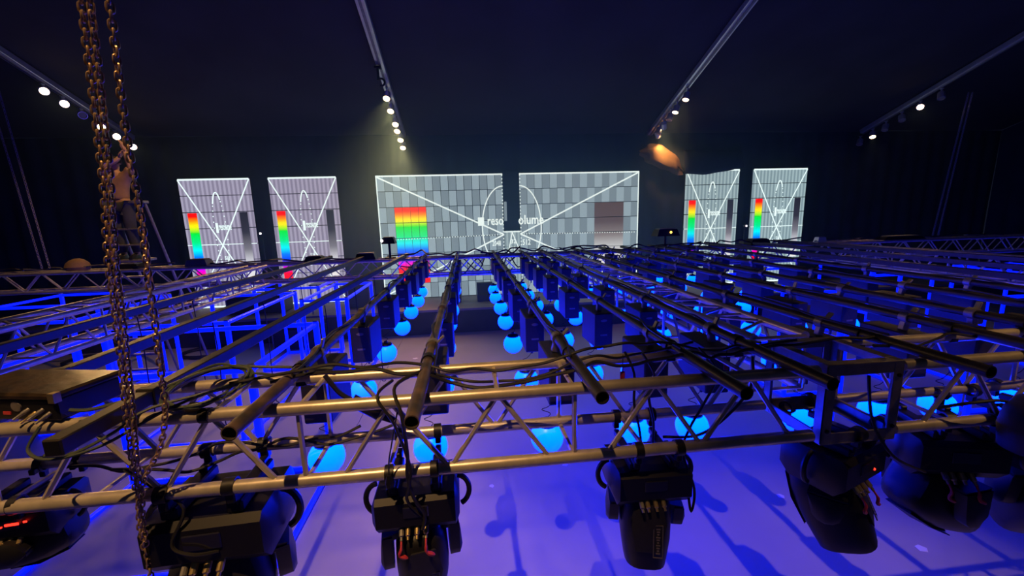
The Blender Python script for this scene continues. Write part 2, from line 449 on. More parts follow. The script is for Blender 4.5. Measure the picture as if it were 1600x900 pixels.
def narrow_screen(x0, w, m, label, swag=False):
    t = thing('led_screen', label, 'screen', (x0, SY, 0), group='LED screens')
    MB().box((w / 2, 0.05, (ZT + ZB) / 2), (w - 0.02, 0.08, ZT - ZB - 0.02)).build('back_frame', 'black', t, False)
    for r in range(ROWS):
        MB().cbox((w / 2, -0.02, ZB + (r + 0.5) * RH), (w, 0.06, RH - 0.024), 0.003).build('tile', m, t, False)
    mb = MB()
    lw = 0.035
    bar2(mb, (0, ZT - 0.02), (w, ZT - 0.02), 0.05, FY); bar2(mb, (0, ZB + 0.02), (w, ZB + 0.02), 0.05, FY)
    zx = ZB + 0.05
    for sgn in (0, 1):
        xa = 0 if sgn == 0 else w; xb = w * 0.62 if sgn == 0 else w * 0.38
        bar2(mb, (xa, ZT - 0.03), (xb, ZT - 2.46), lw, FY)
        bar2(mb, (xb, ZT - 2.46), ((w - xa) , ZB + 0.03), lw * 0.8, FY)
    cx = w * 0.5; pts = [(cx + 0.17 * w * 0.5 * math.cos(a), ZT - 1.55 + 1.15 * math.sin(a)) for a in [2 * math.pi * i / 40 for i in range(40)]]
    for i in range(40):
        a = pts[i]; b = pts[(i + 1) % 40]
        if abs(a[1] - (ZT - 1.55)) > 0.85: bar2(mb, a, b, 0.035, FY)
        else: dots2(mb, a, b, 0.03, FY, 0.09)
    bar2(mb, (0, ZT - 1.96), (w, ZT - 1.96), 0.022, FY)
    mb.build('test_pattern_lines', 'px_line', t, False)
    MB().box((w * 0.13, FY - 0.001, 2.54), (w * 0.13, 0.004, 2.24)).build('colour_bar', 'px_rainbow', t, False)
    MB().box((w * 0.86, FY - 0.001, 2.63), (w * 0.115, 0.004, 2.06)).build('grey_bar', 'px_dark_ramp', t, False)
    MB().cbox((w * 0.455, FY - 0.002, 3.20), (0.07, 0.006, 0.30), 0.002).build('emblem', 'px_line', t, False)
    tx = screen_text('resolume', 0.30, (w * 0.48, FY - 0.002, 3.14), t); tx.scale = (0.32, 1, 1)
    n1 = screen_text('512', 0.17, (w * 0.5, FY - 0.002, 2.22), t); n1.scale = (0.6, 1, 1)
    return t
narrow_screen(-8.5, 2.0, M['px_stripe_violet'], 'narrow violet-grey LED screen farthest left, beside the ladder')
narrow_screen(-5.95, 1.98, M['px_stripe_violet'], 'narrow violet-grey LED screen next to the wide left screen')
narrow_screen(7.40, 1.9, M['px_stripe_teal'], 'narrow teal-grey LED screen with dark drape sagging over its top edge')
narrow_screen(9.83, 1.98, M['px_stripe_teal'], 'narrow teal-grey LED screen farthest right with clear straight top')
def wide_screen(x0, w, mirrored, label):
    t = thing('led_screen', label, 'screen', (x0, SY, 0), group='LED screens')
    MB().box((w / 2, 0.05, (ZT + ZB) / 2), (w - 0.02, 0.08, ZT - ZB - 0.02)).build('back_frame', 'black', t, False)
    NC = 16; cw = w / NC
    base = {}
    for key in ('px_light', 'px_mid', 'px_rainbow', 'px_warm_ramp'):
        base[key] = MB().cbox((0, 0, 0), (cw - 0.018, 0.06, RH - 0.020), 0.003).mesh('tile', key, False)
    for r in range(ROWS):
        zc = ZB + (r + 0.5) * RH
        for c in range(NC):
            key = 'px_light' if (r + c) % 2 else 'px_mid'
            if not mirrored and 2 <= c <= 5 and 1 <= r <= 5: key = 'px_rainbow'
            if mirrored and 10 <= c <= 13 and 1 <= r <= 5: key = 'px_warm_ramp'
            link('tile', base[key], t, ((c + 0.5) * cw, -0.02, zc))
    mb = MB(); ix = (lambda x: w - x) if mirrored else (lambda x: x)
    bar2(mb, (0, ZT - 0.02), (w, ZT - 0.02), 0.045, FY); bar2(mb, (ix(0.015), ZB), (ix(0.015), ZT), 0.035, FY)
    bar2(mb, (ix(0), ZT - 0.03), (ix(w), 2.72), 0.045, FY); bar2(mb, (ix(w), 2.72), (ix(0), ZB + 0.1), 0.045, FY)
    dots2(mb, (ix(w * 0.02), 2.66), (ix(w), 2.72), 0.03, FY, 0.085)
    dots2(mb, (ix(w - 0.02), ZB), (ix(w - 0.02), ZT), 0.035, FY, 0.11)
    pts = [(w - 0.70 * math.cos(a), 2.95 + 1.32 * math.sin(a)) for a in [math.radians(d) for d in range(-90, 91, 6)]]
    for a, b in zip(pts[:-1], pts[1:]): bar2(mb, (ix(a[0]), a[1]), (ix(b[0]), b[1]), 0.035, FY)
    mb.build('test_pattern_lines', 'px_line', t, False)
    if mirrored:
        tx = screen_text('olume', 0.42, (-0.06, FY - 0.002, 3.04), t); tx.scale = (0.80, 1, 1)
        n1 = screen_text('512', 0.26, (0.06, FY - 0.002, 2.36), t); n1.scale = (0.7, 1, 1)
    else:
        tx = screen_text('reso', 0.42, (3.42, FY - 0.002, 3.04), t); tx.scale = (0.70, 1, 1)
        pts = []
        e = MB().cbox((3.22, FY - 0.003, 3.16), (0.20, 0.006, 0.27), 0.05 if False else 0.002)
        e.build('emblem', 'px_line', t, False)
        n1 = screen_text('2048', 0.24, (3.56, FY - 0.002, 2.36), t); n1.scale = (0.6, 1, 1)
    return t
wide_screen(-2.78, 3.96, False, 'wide left LED screen with a large rainbow block and white letters')
wide_screen(1.72, 4.02, True, 'wide right LED screen with a dark brown fading block and white letters')
# low centre screen between the wide ones
t = thing('led_screen', 'short striped LED screen filling the gap between the two wide screens', 'screen', (1.185, SY, 0), group='LED screens')
MB().box((0.265, 0.05, (2.82 + ZB) / 2), (0.52, 0.08, 2.82 - ZB - 0.02)).build('back_frame', 'black', t, False)
for r in range(4):
    MB().cbox((0.265, -0.02, ZB + (r + 0.5) * 0.525), (0.52, 0.06, 0.515), 0.003).build('tile', M['px_stripe_teal'], t, False)
mb = MB(); bar2(mb, (0, 2.80), (0.53, 2.80), 0.035, FY); bar2(mb, (0.06, 1.85), (0.265, 2.78), 0.03, FY); bar2(mb, (0.265, 2.78), (0.49, 2.2), 0.03, FY)
mb.build('test_pattern_lines', 'px_line', t, False)
n1 = screen_text('32', 0.20, (0.2, FY - 0.002, 2.42), t); n2 = screen_text('512', 0.16, (0.18, FY - 0.002, 2.2), t); n2.scale = (.7, 1, 1)
# dark strip of stage masking hanging between the wide screens, with a pale sliver
t = thing('masking_strip', 'narrow dark masking strip hanging between the two wide screens', 'drape', (1.45, SY + 0.12, 2.85))
MB().cbox((0, 0, 0.95), (0.50, 0.03, 1.9), 0.005).build('cloth', 'drape', t)
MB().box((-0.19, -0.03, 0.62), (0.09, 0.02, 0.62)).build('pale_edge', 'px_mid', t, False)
# drape sagging over the third narrow screen
mb = MB(); n = 14
for i in range(n + 1):
    s = i / n; x = 7.30 + 2.06 * s
    zl = 4.70 - 0.17 * math.sin(math.pi * min(1, 0.28 + s * 0.78)) - 0.03 * (1 - s)
    for zz, yy in ((zl, -0.10), (zl + 0.12, -0.13), (5.0, -0.06), (5.3, 0.05)):
        mb.v.append(Vector((x, SY + yy - 0.02 * math.sin(9 * s), zz + 0.012 * math.sin(14 * s))))
for i in range(n):
    for k in range(3):
        a = i * 4 + k; mb.f.append((a, a + 4, a + 5, a + 1))
so = mb.build('masking_drape', 'drape'); md = so.modifiers.new('thick', 'SOLIDIFY'); md.thickness = 0.02
tag(so, 'black drape swag sagging over a narrow screen on the right', 'drape')
# warm-lit drape bundle under the inner right rafter
mb = MB(); NR, NS = 16, 20
for j in range(NR + 1):
    th = math.pi * j / NR
    for i in range(NS):
        ph = 2 * math.pi * i / NS
        r = 1 + 0.10 * math.sin(3 * ph + 2 * th) + 0.07 * math.sin(5 * ph - 3 * th) + 0.05 * math.sin(9 * th)
        p = Vector((0.68 * r * math.cos(th), 0.22 * r * math.sin(th) * math.cos(ph), 0.36 * r * math.sin(th) * math.sin(ph)))
        p.z -= 0.42 * p.x + 0.25 * p.x * p.x
        mb.v.append(p)
for j in range(NR):
    for i in range(NS):
        k = (i + 1) % NS
        mb.f.append((j * NS + i, j * NS + k, (j + 1) * NS + k, (j + 1) * NS + i))
o = mb.build('drape_bundle', 'tan'); o.location = (6.62, 13.72, 5.10)
tag(o, 'bulging tan drape bundle lit warmly below the inner right rafter', 'drape')

# ------------------------------------------------------------------ trusses
TR = 0.025; TW = 0.29; ZTOP = 2.63; ZBOT = 2.34
def truss(name, label, L, n_sec, nodes, cross, origin, along='x', chord_r=TR, brace_r=0.010, top_diag=False, m='alu', nb=6, end_posts=True):
    """box truss: runs along +x (or +y); local cross axis 0..TW; z from 0 (bottom) to TW (top)."""
    t = thing(name, label, 'truss', origin, (0, 0, 0) if along == 'x' else (0, 0, math.pi / 2))
    ch = MB().tube((0, 0, 0), (L, 0, 0), chord_r, n=14).mesh('chord', m)
    for y in (0, TW):
        for z in (0, TW): link('chord', ch, t, (0, y, z))
    ls = L / n_sec; cache = {}
    def brace(a, b):
        a = Vector(a); b = Vector(b); key = tuple(round(q, 3) for q in (b - a))
        if key not in cache: cache[key] = MB().tube((0, 0, 0), b - a, brace_r, n=nb, caps=False).mesh('brace', m)
        link('brace', cache[key], t, a)
    for s in range(n_sec):
        x0 = s * ls
        pr = [(x0 + u * ls) for u in nodes]
        for k in range(len(pr) - 1):
            za, zb = (0, TW) if k % 2 == 0 else (TW, 0)
            brace((pr[k], 0, za), (pr[k + 1], 0, zb)); brace((pr[k], TW, TW - za), (pr[k + 1], TW, TW - zb))
            if top_diag: brace((pr[k], 0 if k % 2 else TW, TW), (pr[k + 1], TW if k % 2 else 0, TW))
        for u in cross:
            brace((x0 + u * ls, 0, TW), (x0 + u * ls, TW, TW)); brace((x0 + (1 - u) * ls, 0, 0), (x0 + (1 - u) * ls, TW, 0))
        if end_posts:
            brace((x0, 0, 0), (x0, 0, TW)); brace((x0, TW, 0), (x0, TW, TW)); brace((x0, 0, TW), (x0, TW, TW)); brace((x0, 0, 0), (x0, TW, 0))
    return t
YF = 1.475; XB0, XB1 = 1.44, 1.79
SEC = 1.034; NODES = (0.13, 0.32, 0.52, 0.71, 0.905)
truss('stage_truss', 'near aluminium box truss crossing in front, carrying the lamps, left of the corner block', SEC * 4, 4, NODES, (0.71,), (XB0 - 0.02 - SEC * 4, YF, ZBOT), brace_r=0.0105)
truss('stage_truss', 'near aluminium box truss crossing in front, right of the corner block', SEC * 4, 4, NODES, (0.71,), (XB1 + 0.02, YF, ZBOT), brace_r=0.0105)
YK = 7.0
truss('stage_truss', 'far aluminium box truss crossing the whole view below the screens', 22.0, 20, (0.0, 0.25, 0.5, 0.75, 1.0), (0.5,), (-9.6, YK, ZBOT), nb=5, end_posts=False)
# centre, left and right trusses running in depth (along +y, cross axis goes to -x)
truss('stage_truss', 'aluminium box truss running back from the corner block to the far truss', 5.0, 5, NODES, (0.5,), (1.76, YF + TW + 0.06 + 0.1, ZBOT), 'y', top_diag=True)
truss('stage_truss', 'aluminium box truss running back along the left edge of the grid', 5.0, 5, NODES, (0.5,), (-3.22, YF + TW + 0.1, ZBOT), 'y', top_diag=True)
truss('stage_truss', 'aluminium box truss running back along the right edge of the grid', 5.0, 5, NODES, (0.5,), (6.75, YF + TW + 0.1, ZBOT), 'y', top_diag=True)
# corner block of flat plates
cb = thing('corner_block', 'square grey plate corner block joining the near trusses', 'truss block', ((XB0 + XB1) / 2, YF + TW / 2, ZBOT))
W = XB1 - XB0; D = TW + 0.06; Hh = TW + 0.06; pw = 0.045
for sx in (-1, 1):
    for sy in (-1, 1):
        MB().cbox((sx * (W - pw) / 2, sy * (D - 0.008) / 2, TW / 2), (pw, 0.008, Hh), 0.002).cbox((sx * (W - 0.008) / 2, sy * (D - pw) / 2, TW / 2), (0.008, pw, Hh), 0.002).build('corner_post', 'alu_plate', cb)
for z in (-0.03, TW + 0.03):
    for sy in (-1, 1):
        MB().cbox((0, sy * (D - 0.010) / 2, z - math.copysign(0.024, z)), (W - 2 * pw, 0.008, 0.048), 0.002).cbox((0, sy * (D - pw) / 2, z), (W, pw, 0.008), 0.002).build('rim_plate', 'alu_plate', cb)
    for sx in (-1, 1):
        MB().cbox((sx * (W - 0.010) / 2, 0, z - math.copysign(0.024, z)), (0.008, D - 2 * pw, 0.048), 0.002).cbox((sx * (W - pw) / 2, 0, z), (pw, D - 2 * pw, 0.008), 0.002).build('rim_plate', 'alu_plate', cb)
for sx in (-1, 1):
    for zz in (0.03, TW - 0.03):
        MB().lathe([(0.009, 0), (0.009, 0.006), (0.004, 0.008)], (sx * (W - pw) / 2, -D / 2, zz), 8, (0, -1, 0)).build('bolt', 'black', cb)

# ------------------------------------------------------------------ pipes, winch boxes and glowing balls
ZP = 2.682
COLX = (-0.74, -0.20, 0.43, 0.92, 1.26, 1.90, 2.42, 2.84, 3.37, 3.95)
BY = (2.04, 2.87, 3.73, 4.60, 5.33, 6.07, 6.78)
YSTART = (1.22, 1.20, 1.27, 1.22, 1.24, 1.24, 1.22, 1.25, 1.22, 1.24)
box_h = 0.25; box_w = 0.13; box_d = 0.30
bm_house = MB().cbox((0, 0, 0), (box_w, box_d, box_h), 0.006).mesh('housing', 'black_box')
bm_plate = MB().lathe([(0.024, 0), (0.022, 0.002)], (0, 0, 0), 16, (0, -1, 0)).mesh('name_plate', 'badge')
for v in bm_plate.vertices: v.co.z *= 0.42
bm_stick = MB().box((0, 0, 0), (0.05, 0.002, 0.012)).mesh('warning_sticker', 'badge', False)
bm_clamp = MB().hollow((0, -0.022, 0), (0, 0.022, 0), 0.033, 0.0245, 14).cbox((0.0, 0, -0.048), (0.035, 0.035, 0.05), 0.004).cbox((0.03, 0, 0.035), (0.012, 0.03, 0.055), 0.003, Euler((0, 0.5, 0)).to_matrix()).mesh('pipe_clamp', 'grey')
bm_gland = MB().lathe([(0.016, 0), (0.016, -0.02), (0.009, -0.03), (0.009, -0.055), (0.003, -0.06)], n=10).mesh('cable_gland', 'black')
bm_globe = MB().lathe([(0.09 * math.cos(a), 0.09 * math.sin(a)) for a in [math.radians(d) for d in (-90, -82, -72, -60, -46, -32, -18, -4, 10, 24, 38, 50, 58)]], n=24).mesh('globe', 'ball')
bm_cap = MB().lathe([(0.054, 0.072), (0.056, 0.082), (0.048, 0.092), (0.018, 0.098), (0.014, 0.112), (0.004, 0.115)], n=16).mesh('cap', 'black')
ROWN = ('front', 'second', 'third', 'fourth', 'fifth', 'sixth', 'rear')
for c, x in enumerate(COLX):
    t = thing('support_pipe', '%s scuffed black pipe from the left among those carrying the ball winches' % ORD[c], 'pipe', (x, YSTART[c], ZP), group='pipes carrying the ball winches')
    MB().hollow((0, 0, 0), (0, 7.42 - YSTART[c], 0), 0.0243, 0.0205, 18).build('tube', 'pipe' if c < 2 else 'pipe_dark', t)
    for yy in (YF + TW, YK):
        MB().hollow((0, yy - YSTART[c] - 0.02, 0), (0, yy - YSTART[c] + 0.02, 0), 0.031, 0.0245, 12).cbox((0.0, yy - YSTART[c], -0.062), (0.045, 0.05, 0.025), 0.004).build('coupler', 'black', t)
    for r, y in enumerate(BY):
        b = thing('winch_box', 'black winch box, %s from the near truss on the %s ball-carrying pipe from the left' % (ROWN[r] if r else 'first', ORD[c]), 'winch', (x, y, ZP - 0.075 - box_h / 2), (0, 0, random.uniform(-.04, .04)), 'winch boxes under the pipes')
        link('housing', bm_house, b)
        if y < 5.2:
            link('name_plate', bm_plate, b, (0.0, -box_d / 2 - 0.0005, 0.075)); link('warning_sticker', bm_stick, b, (0.0, -box_d / 2 - 0.0012, -0.03))
        cl = link('pipe_clamp', bm_clamp, b, (0, -0.06, 0.075 + box_h / 2))
        cl.rotation_euler = (0, random.uniform(-.3, .3), 0)
        link('cable_gland', bm_gland, b, (0, 0, -box_h / 2))
        dz = random.uniform(-0.01, 0.01); bx_ = x - 0.05 + random.uniform(-0.012, 0.012)
        g = thing('glowing_ball', 'glowing blue ball, %s from the near truss under the %s ball-carrying pipe from the left' % (ROWN[r] if r else 'first', ORD[c]), 'light', (bx_, y, 2.10 + dz), group='glowing blue balls under the winches')
        link('globe', bm_globe, g); link('cap', bm_cap, g)
        if y < 4.0:
            pts = [(0, 0, 0.11), (0.02, 0.0, 0.135), (-0.025, 0.01, 0.155), (0.01, 0, 0.175), (x - bx_, 0, 0.215)]
            MB().poly(curve_pts(pts, 4), 0.0022, 5).build('hanging_cord', 'cable', g)
        else: MB().tube((0, 0, 0.11), (x - bx_, 0, 0.215), 0.003, n=5).build('hanging_cord', 'cable', g)
    # a data cable lashed along each pipe
    pts = []
    y = 1.62
    while y < 7.3:
        a = random.uniform(-0.6, 2.4); pts.append((x + 0.032 * math.cos(a), y, ZP + 0.032 * math.sin(a) + random.uniform(0, .01))); y += random.uniform(0.22, 0.4)
    cable(pts, 0.006, 'thin black cable lashed along the %s ball-carrying pipe from the left' % ORD[c], k=3, n=5, group='cables lashed along the pipes')
# black square beams left and right without winches
for j, (x0, x1, y0, nm) in enumerate(((-1.20, -1.08, 1.2, 'end standing proud of the near truss'), (-1.75, -1.75, 1.5, 'middle of three on the left'), (-2.5, -2.38, 1.5, 'outermost of three on the left'), (4.55, 4.5, 1.4, 'innermost on the right'), (5.2, 5.2, 1.4, 'middle of three on the right'), (5.9, 5.9, 1.4, 'outermost on the right'))):
    a = Vector((x0, y0, ZP + 0.006)); b = Vector((x1, 7.4, ZP + 0.006)); d = b - a
    t = thing('square_beam', 'black square steel beam laid across the grid, %s' % nm, 'beam', a, (0, 0, math.atan2(d.y, d.x) - math.pi / 2), 'black square beams')
    MB().cbox((0, d.length / 2, 0), (0.052, d.length, 0.052), 0.004).build('section', 'pipe_dark', t)
    MB().box((0, 0.001, 0), (0.042, 0.004, 0.042)).build('end_cap', 'black', t, False)
    for yy in (0.35, 5.85): MB().cbox((0, yy, -0.0), (0.064, 0.03, 0.064), 0.003).build('strap', 'black', t)

# ------------------------------------------------------------------ glowing blue frames
TS = 0.062
def frame(x0, x1, y0, y1, h, label):
    t = thing('light_frame', label, 'light', (x0, y0, 0), group='glowing blue tube frames')
    w = x1 - x0; d = y1 - y0; s = TS
    po = MB().cbox((0, 0, (h) / 2), (s, s, h), 0.012).mesh('post', 'tube', False)
    bx_ = MB().cbox((w / 2, 0, 0), (w - s, s * .8, s * .8), 0.01).mesh('crossbar', 'tube', False)
    by_ = MB().cbox((0, d / 2, 0), (s * .8, d - s, s * .8), 0.01).mesh('side_bar', 'tube', False)
    jc = MB().cbox((0, 0, 0), (s * 0.9, s * 0.9, 0.02), 0.004).mesh('post_cap', 'grey', False)
    for px in (0, w):
        for py in (0, d):
            link('post', po, t, (px, py, 0)); link('post_cap', jc, t, (px, py, h + 0.01))
    for z in (h - s / 2, s / 2):
        for py in (0, d): link('crossbar', bx_, t, (0, py, z))
        for px in (0, w): link('side_bar', by_, t, (px, 0, z))
FR = [(-8.95, -7.10, 8.45, 9.85, 1.90, 'glowing blue tube frame farthest left at the back of the floor'),
      (-7.05, -6.25, 6.95, 9.10, 1.90, 'glowing blue tube frame on the floor left of the ladder'),
      (-5.15, -3.55, 6.20, 8.60, 1.92, 'glowing blue tube frame in the middle of the left floor'),
      (-4.70, -3.35, 9.35, 10.6, 1.90, 'glowing blue tube frame at the back, in front of the second narrow screen'),
      (-3.10, -2.30, 7.75, 9.70, 1.90, 'slim glowing blue tube frame nearest the balls on the left'),
      (-4.45, -1.98, 3.70, 5.30, 2.05, 'large glowing blue tube frame nearest the camera on the left'),
      (5.45, 6.55, 6.30, 8.60, 1.90, 'glowing blue tube frame nearest the balls on the right'),
      (7.80, 9.00, 5.30, 7.60, 1.90, 'glowing blue tube frame in the middle of the right floor'),
      (9.20, 10.8, 8.40, 9.80, 1.90, 'glowing blue tube frame at the back right of the floor'),
      (6.70, 7.60, 9.10, 10.5, 1.90, 'slim glowing blue tube frame at the back, right of the centre'),
      (11.2, 12.7, 6.30, 8.30, 1.90, 'glowing blue tube frame farthest right on the floor'),
      (5.00, 7.20, 3.50, 4.90, 2.00, 'large glowing blue tube frame nearest the camera on the right')]
for a in FR: frame(*a)

# ------------------------------------------------------------------ moving head lamps
def ring(cx, cy, z, rx, ry, n=20, p=2.6, rot=0.0):
    out = []
    for i in range(n):
        a = 2 * math.pi * i / n; c = math.cos(a); s = math.sin(a)
        x = rx * math.copysign(abs(c) ** (2 / p), c); y = ry * math.copysign(abs(s) ** (2 / p), s)
        out.append(Vector((cx + x, cy + y, z)))
    return out
def moving_head(loc, rotz, pan, tilt, label, z_head=-0.30, s=1.0, led=False, tails=True, dot=False):
    t = thing('moving_head_lamp', label, 'stage light', loc, (0, 0, rotz), 'moving head lamps under the near truss'); t.scale = (s, s, s)
    # base box: top at z=0, hangs below; chamfered sides
    pts = []
    for sx in (-1, 1):
        for (y, z) in ((-0.13, -0.02), (-0.11, 0.0), (0.11, 0.0), (0.13, -0.02), (0.13, -0.12), (0.09, -0.165), (-0.09, -0.165), (-0.13, -0.12)):
            pts.append((sx * 0.155, y, z)); 
        for (y, z) in ((-0.10, -0.04), (0.10, -0.04), (0.10, -0.11), (-0.10, -0.11)): pts.append((sx * 0.172, y, z))
    bs = MB().hull(pts).build('base', 'black', t)
    MB().cbox((0, -0.131, -0.06), (0.10, 0.006, 0.05), 0.003).build('display_panel', 'glass', bs)
    if dot: MB().lathe([(0.006, 0), (0.004, 0.004)], (0.06, -0.131, -0.085), 8, (0, -1, 0)).build('status_light', 'red_led', bs)
    if led: MB().box((0.03, -0.136, -0.055), (0.05, 0.004, 0.010)).box((-0.02, -0.136, -0.062), (0.025, 0.004, 0.006)).box((0.08, -0.136, -0.05), (0.012, 0.004, 0.008)).build('display_digits', 'red_led', bs, False)
    for sx in (-1, 1):
        hp = [(sx * (0.160 + 0.055 * math.sin(a)), 0.0, -0.075 + 0.070 * math.cos(a)) for a in [math.radians(d) for d in range(8, 173, 15)]]
        MB().poly(hp, 0.0115, 8).build('handle', 'black', t)
    for sx in (-0.085, 0.085):
        MB().cbox((sx, 0, 0.02), (0.045, 0.22, 0.035), 0.005).build('omega_bracket', 'black', t)
        for yc in (YF, YF + TW):
            yy = (yc - loc[1]) / s; zc = (ZBOT - loc[2]) / s
            MB().cbox((sx, yy * 0.8, 0.040), (0.026, 0.05, 0.03), 0.004).cbox((sx, yy, zc - 0.042 / s), (0.026, 0.03, 0.03), 0.004).hollow((sx - 0.016, yy, zc), (sx + 0.016, yy, zc), 0.033 / s, 0.0255 / s, 14).build('truss_clamp', 'black', t)
    for k, xx in enumerate((-0.06, -0.035, 0.0, 0.035)):
        m = 'grey' if k == 0 else 'brass'
        MB().lathe([(0.010, 0.0), (0.010, 0.028), (0.006, 0.032), (0.006, 0.045)], (xx, -0.115, -0.135), 10, (0, -0.7, -0.7)).build('connector', m, t)
    if tails:
        for xx, x2 in ((-0.06, -0.055), (0.035, 0.05)):
            MB().poly(curve_pts([(xx, -0.145, -0.165), (xx, -0.165, -0.19), (x2 - 0.012, -0.165, -0.215), (x2 + 0.018, -0.16, -0.235)], 4), [0.004] * 4 + [0.006] * 5 + [0.008, 0.009, 0.007, 0.002], 6).build('red_tape_tail', 'red', t)
    # yoke, turned by pan
    yk = MB()
    yk.lathe([(0.10, -0.16), (0.105, -0.175), (0.10, -0.195), (0.06, -0.20)], n=20)
    for sx in (-1, 1):
        yk.hull([(sx * x, y, z) for (x, y, z) in ((0.05, -0.06, -0.185), (0.05, 0.06, -0.185), (0.05, -0.06, -0.215), (0.05, 0.06, -0.215), (0.155, -0.07, -0.19), (0.155, 0.07, -0.19), (0.145, -0.06, -0.22), (0.145, 0.06, -0.22))])
        pp = []
        for x in (0.118, 0.158):
            for a in range(0, 360, 30):
                pp.append((sx * x, 0.055 * math.cos(math.radians(a)), z_head + 0.055 * math.sin(math.radians(a))))
            pp += [(sx * x, -0.07, -0.20), (sx * x, 0.07, -0.20)]
        pp += [(sx * 0.17, 0.04 * math.cos(a), z_head + 0.04 * math.sin(a)) for a in (0, 1.5, 3, 4.5)]
        yk.hull(pp)
    yo = yk.build('yoke', 'black', t); yo.rotation_euler = (0, 0, pan)
    # head: long rounded body; local z axis is the optical axis, lens at -z
    secs = [(0.17, 0.045, 0.050), (0.165, 0.070, 0.080), (0.14, 0.092, 0.105), (0.07, 0.106, 0.125), (0.0, 0.110, 0.130), (-0.08, 0.108, 0.126), (-0.16, 0.098, 0.116), (-0.215, 0.090, 0.108), (-0.225, 0.082, 0.098), (-0.225, 0.070, 0.085), (-0.19, 0.066, 0.080)]
    hd = MB().loft([ring(0, 0.0, z, rx, ry, 24, 3.2) for z, rx, ry in secs]).build('head', 'black', t)
    R = Matrix.Rotation(pan, 4, 'Z') @ Matrix.Rotation(tilt, 4, 'X')
    hd.matrix_local = Matrix.Translation((0, 0, z_head)) @ R
    MB().lathe([(0.064, -0.192), (0.06, -0.200), (0.035, -0.208), (0.0, -0.210)], n=20).build('front_lens', 'glass', hd)
    for sy in (-1, 1):
        MB().hull([(x, sy * y, z) for x, y, z in ((-0.05, 0.118, 0.13), (0.05, 0.118, 0.13), (-0.075, 0.132, 0.02), (0.075, 0.132, 0.02), (-0.05, 0.128, -0.12), (0.05, 0.128, -0.12), (-0.04, 0.10, 0.12), (0.04, 0.10, 0.12), (-0.04, 0.11, -0.10), (0.04, 0.11, -0.10), (0, 0.14, 0.03))]).build('side_cover', 'black_box', hd)
    # grey badge frame with illegible raised marks on the body
    bd = MB()
    for (cx, cz, sx, sz) in ((0.020, -0.06, 0.003, 0.15), (0.058, -0.06, 0.003, 0.15), (0.039, 0.014, 0.038, 0.003), (0.039, -0.134, 0.038, 0.003)): bd.box((cx, -0.1345, cz), (sx, 0.004, sz))
    for k in range(10): bd.box((0.039, -0.1345, -0.003 - k * 0.0125), (0.017 - 0.004 * (k % 3), 0.003, 0.006))
    bd.build('badge', 'badge', hd, False)
    return t
ZH = ZBOT - 0.115
moving_head((-0.26, 1.60, ZH), 0.03, math.radians(8), math.radians(14), 'black moving head lamp with red tape tails and two handles, left of centre', z_head=-0.33)
moving_head((0.745, 1.61, ZH), -0.04, math.radians(-12), math.radians(-4), 'black moving head lamp pointing straight down right of centre', z_head=-0.265, tails=False)
moving_head((-1.04, 1.62, ZH), 0.05, math.radians(20), math.radians(-6), 'large black moving head lamp behind the rusty chains', z_head=-0.29, s=1.32, tails=False)
moving_head((-1.72, 1.60, ZH + 0.075), 0.12, math.radians(90), math.radians(80), 'black moving head lamp with red glowing digits in the lower left corner', led=True, z_head=-0.19, s=0.80, tails=False)
moving_head((1.66, 1.60, ZH), 0.35, math.radians(25), math.radians(-24), 'black moving head lamp hanging under the corner block with a red dot', z_head=-0.26, s=1.06, dot=True)
moving_head((2.25, 1.62, ZH), -0.25, math.radians(-70), math.radians(62), 'black moving head lamp tipped sideways, right of the corner block', z_head=-0.30, s=1.15)
moving_head((2.72, 1.50, ZH + 0.02), 0.2, math.radians(-35), math.radians(40), 'black moving head lamp at the right edge of the picture', z_head=-0.30, s=1.15)
# round-backed lamp resting on the truss at the right edge
t = thing('round_lamp', 'round-backed black lamp resting against the near truss at the right edge', 'stage light', (2.33, 1.30, 2.40))
MB().loft([ring(0, 0, z, rx, ry, 24, 2.4) for z, rx, ry in ((-0.12, 0.13, 0.10), (-0.11, 0.155, 0.12), (-0.02, 0.165, 0.13), (0.05, 0.155, 0.12), (0.10, 0.12, 0.095), (0.125, 0.06, 0.05), (0.13, 0.01, 0.01))]).build('shell', 'black_box', t)
MB().tube((0, 0.05, -0.02), (0, 0.15, -0.02), 0.02, n=10).hollow((-0.02, 0.165, -0.02 + 0.0), (0.02, 0.165, -0.02), 0.036, 0.026).build('truss_clamp', 'black', t)
MB().poly([(0.10 * math.cos(a), -0.115 + 0.0 * a, 0.02 + 0.05 * math.sin(a)) for a in [math.radians(d) for d in range(0, 181, 20)]], 0.008, 6).build('handle', 'black', t)

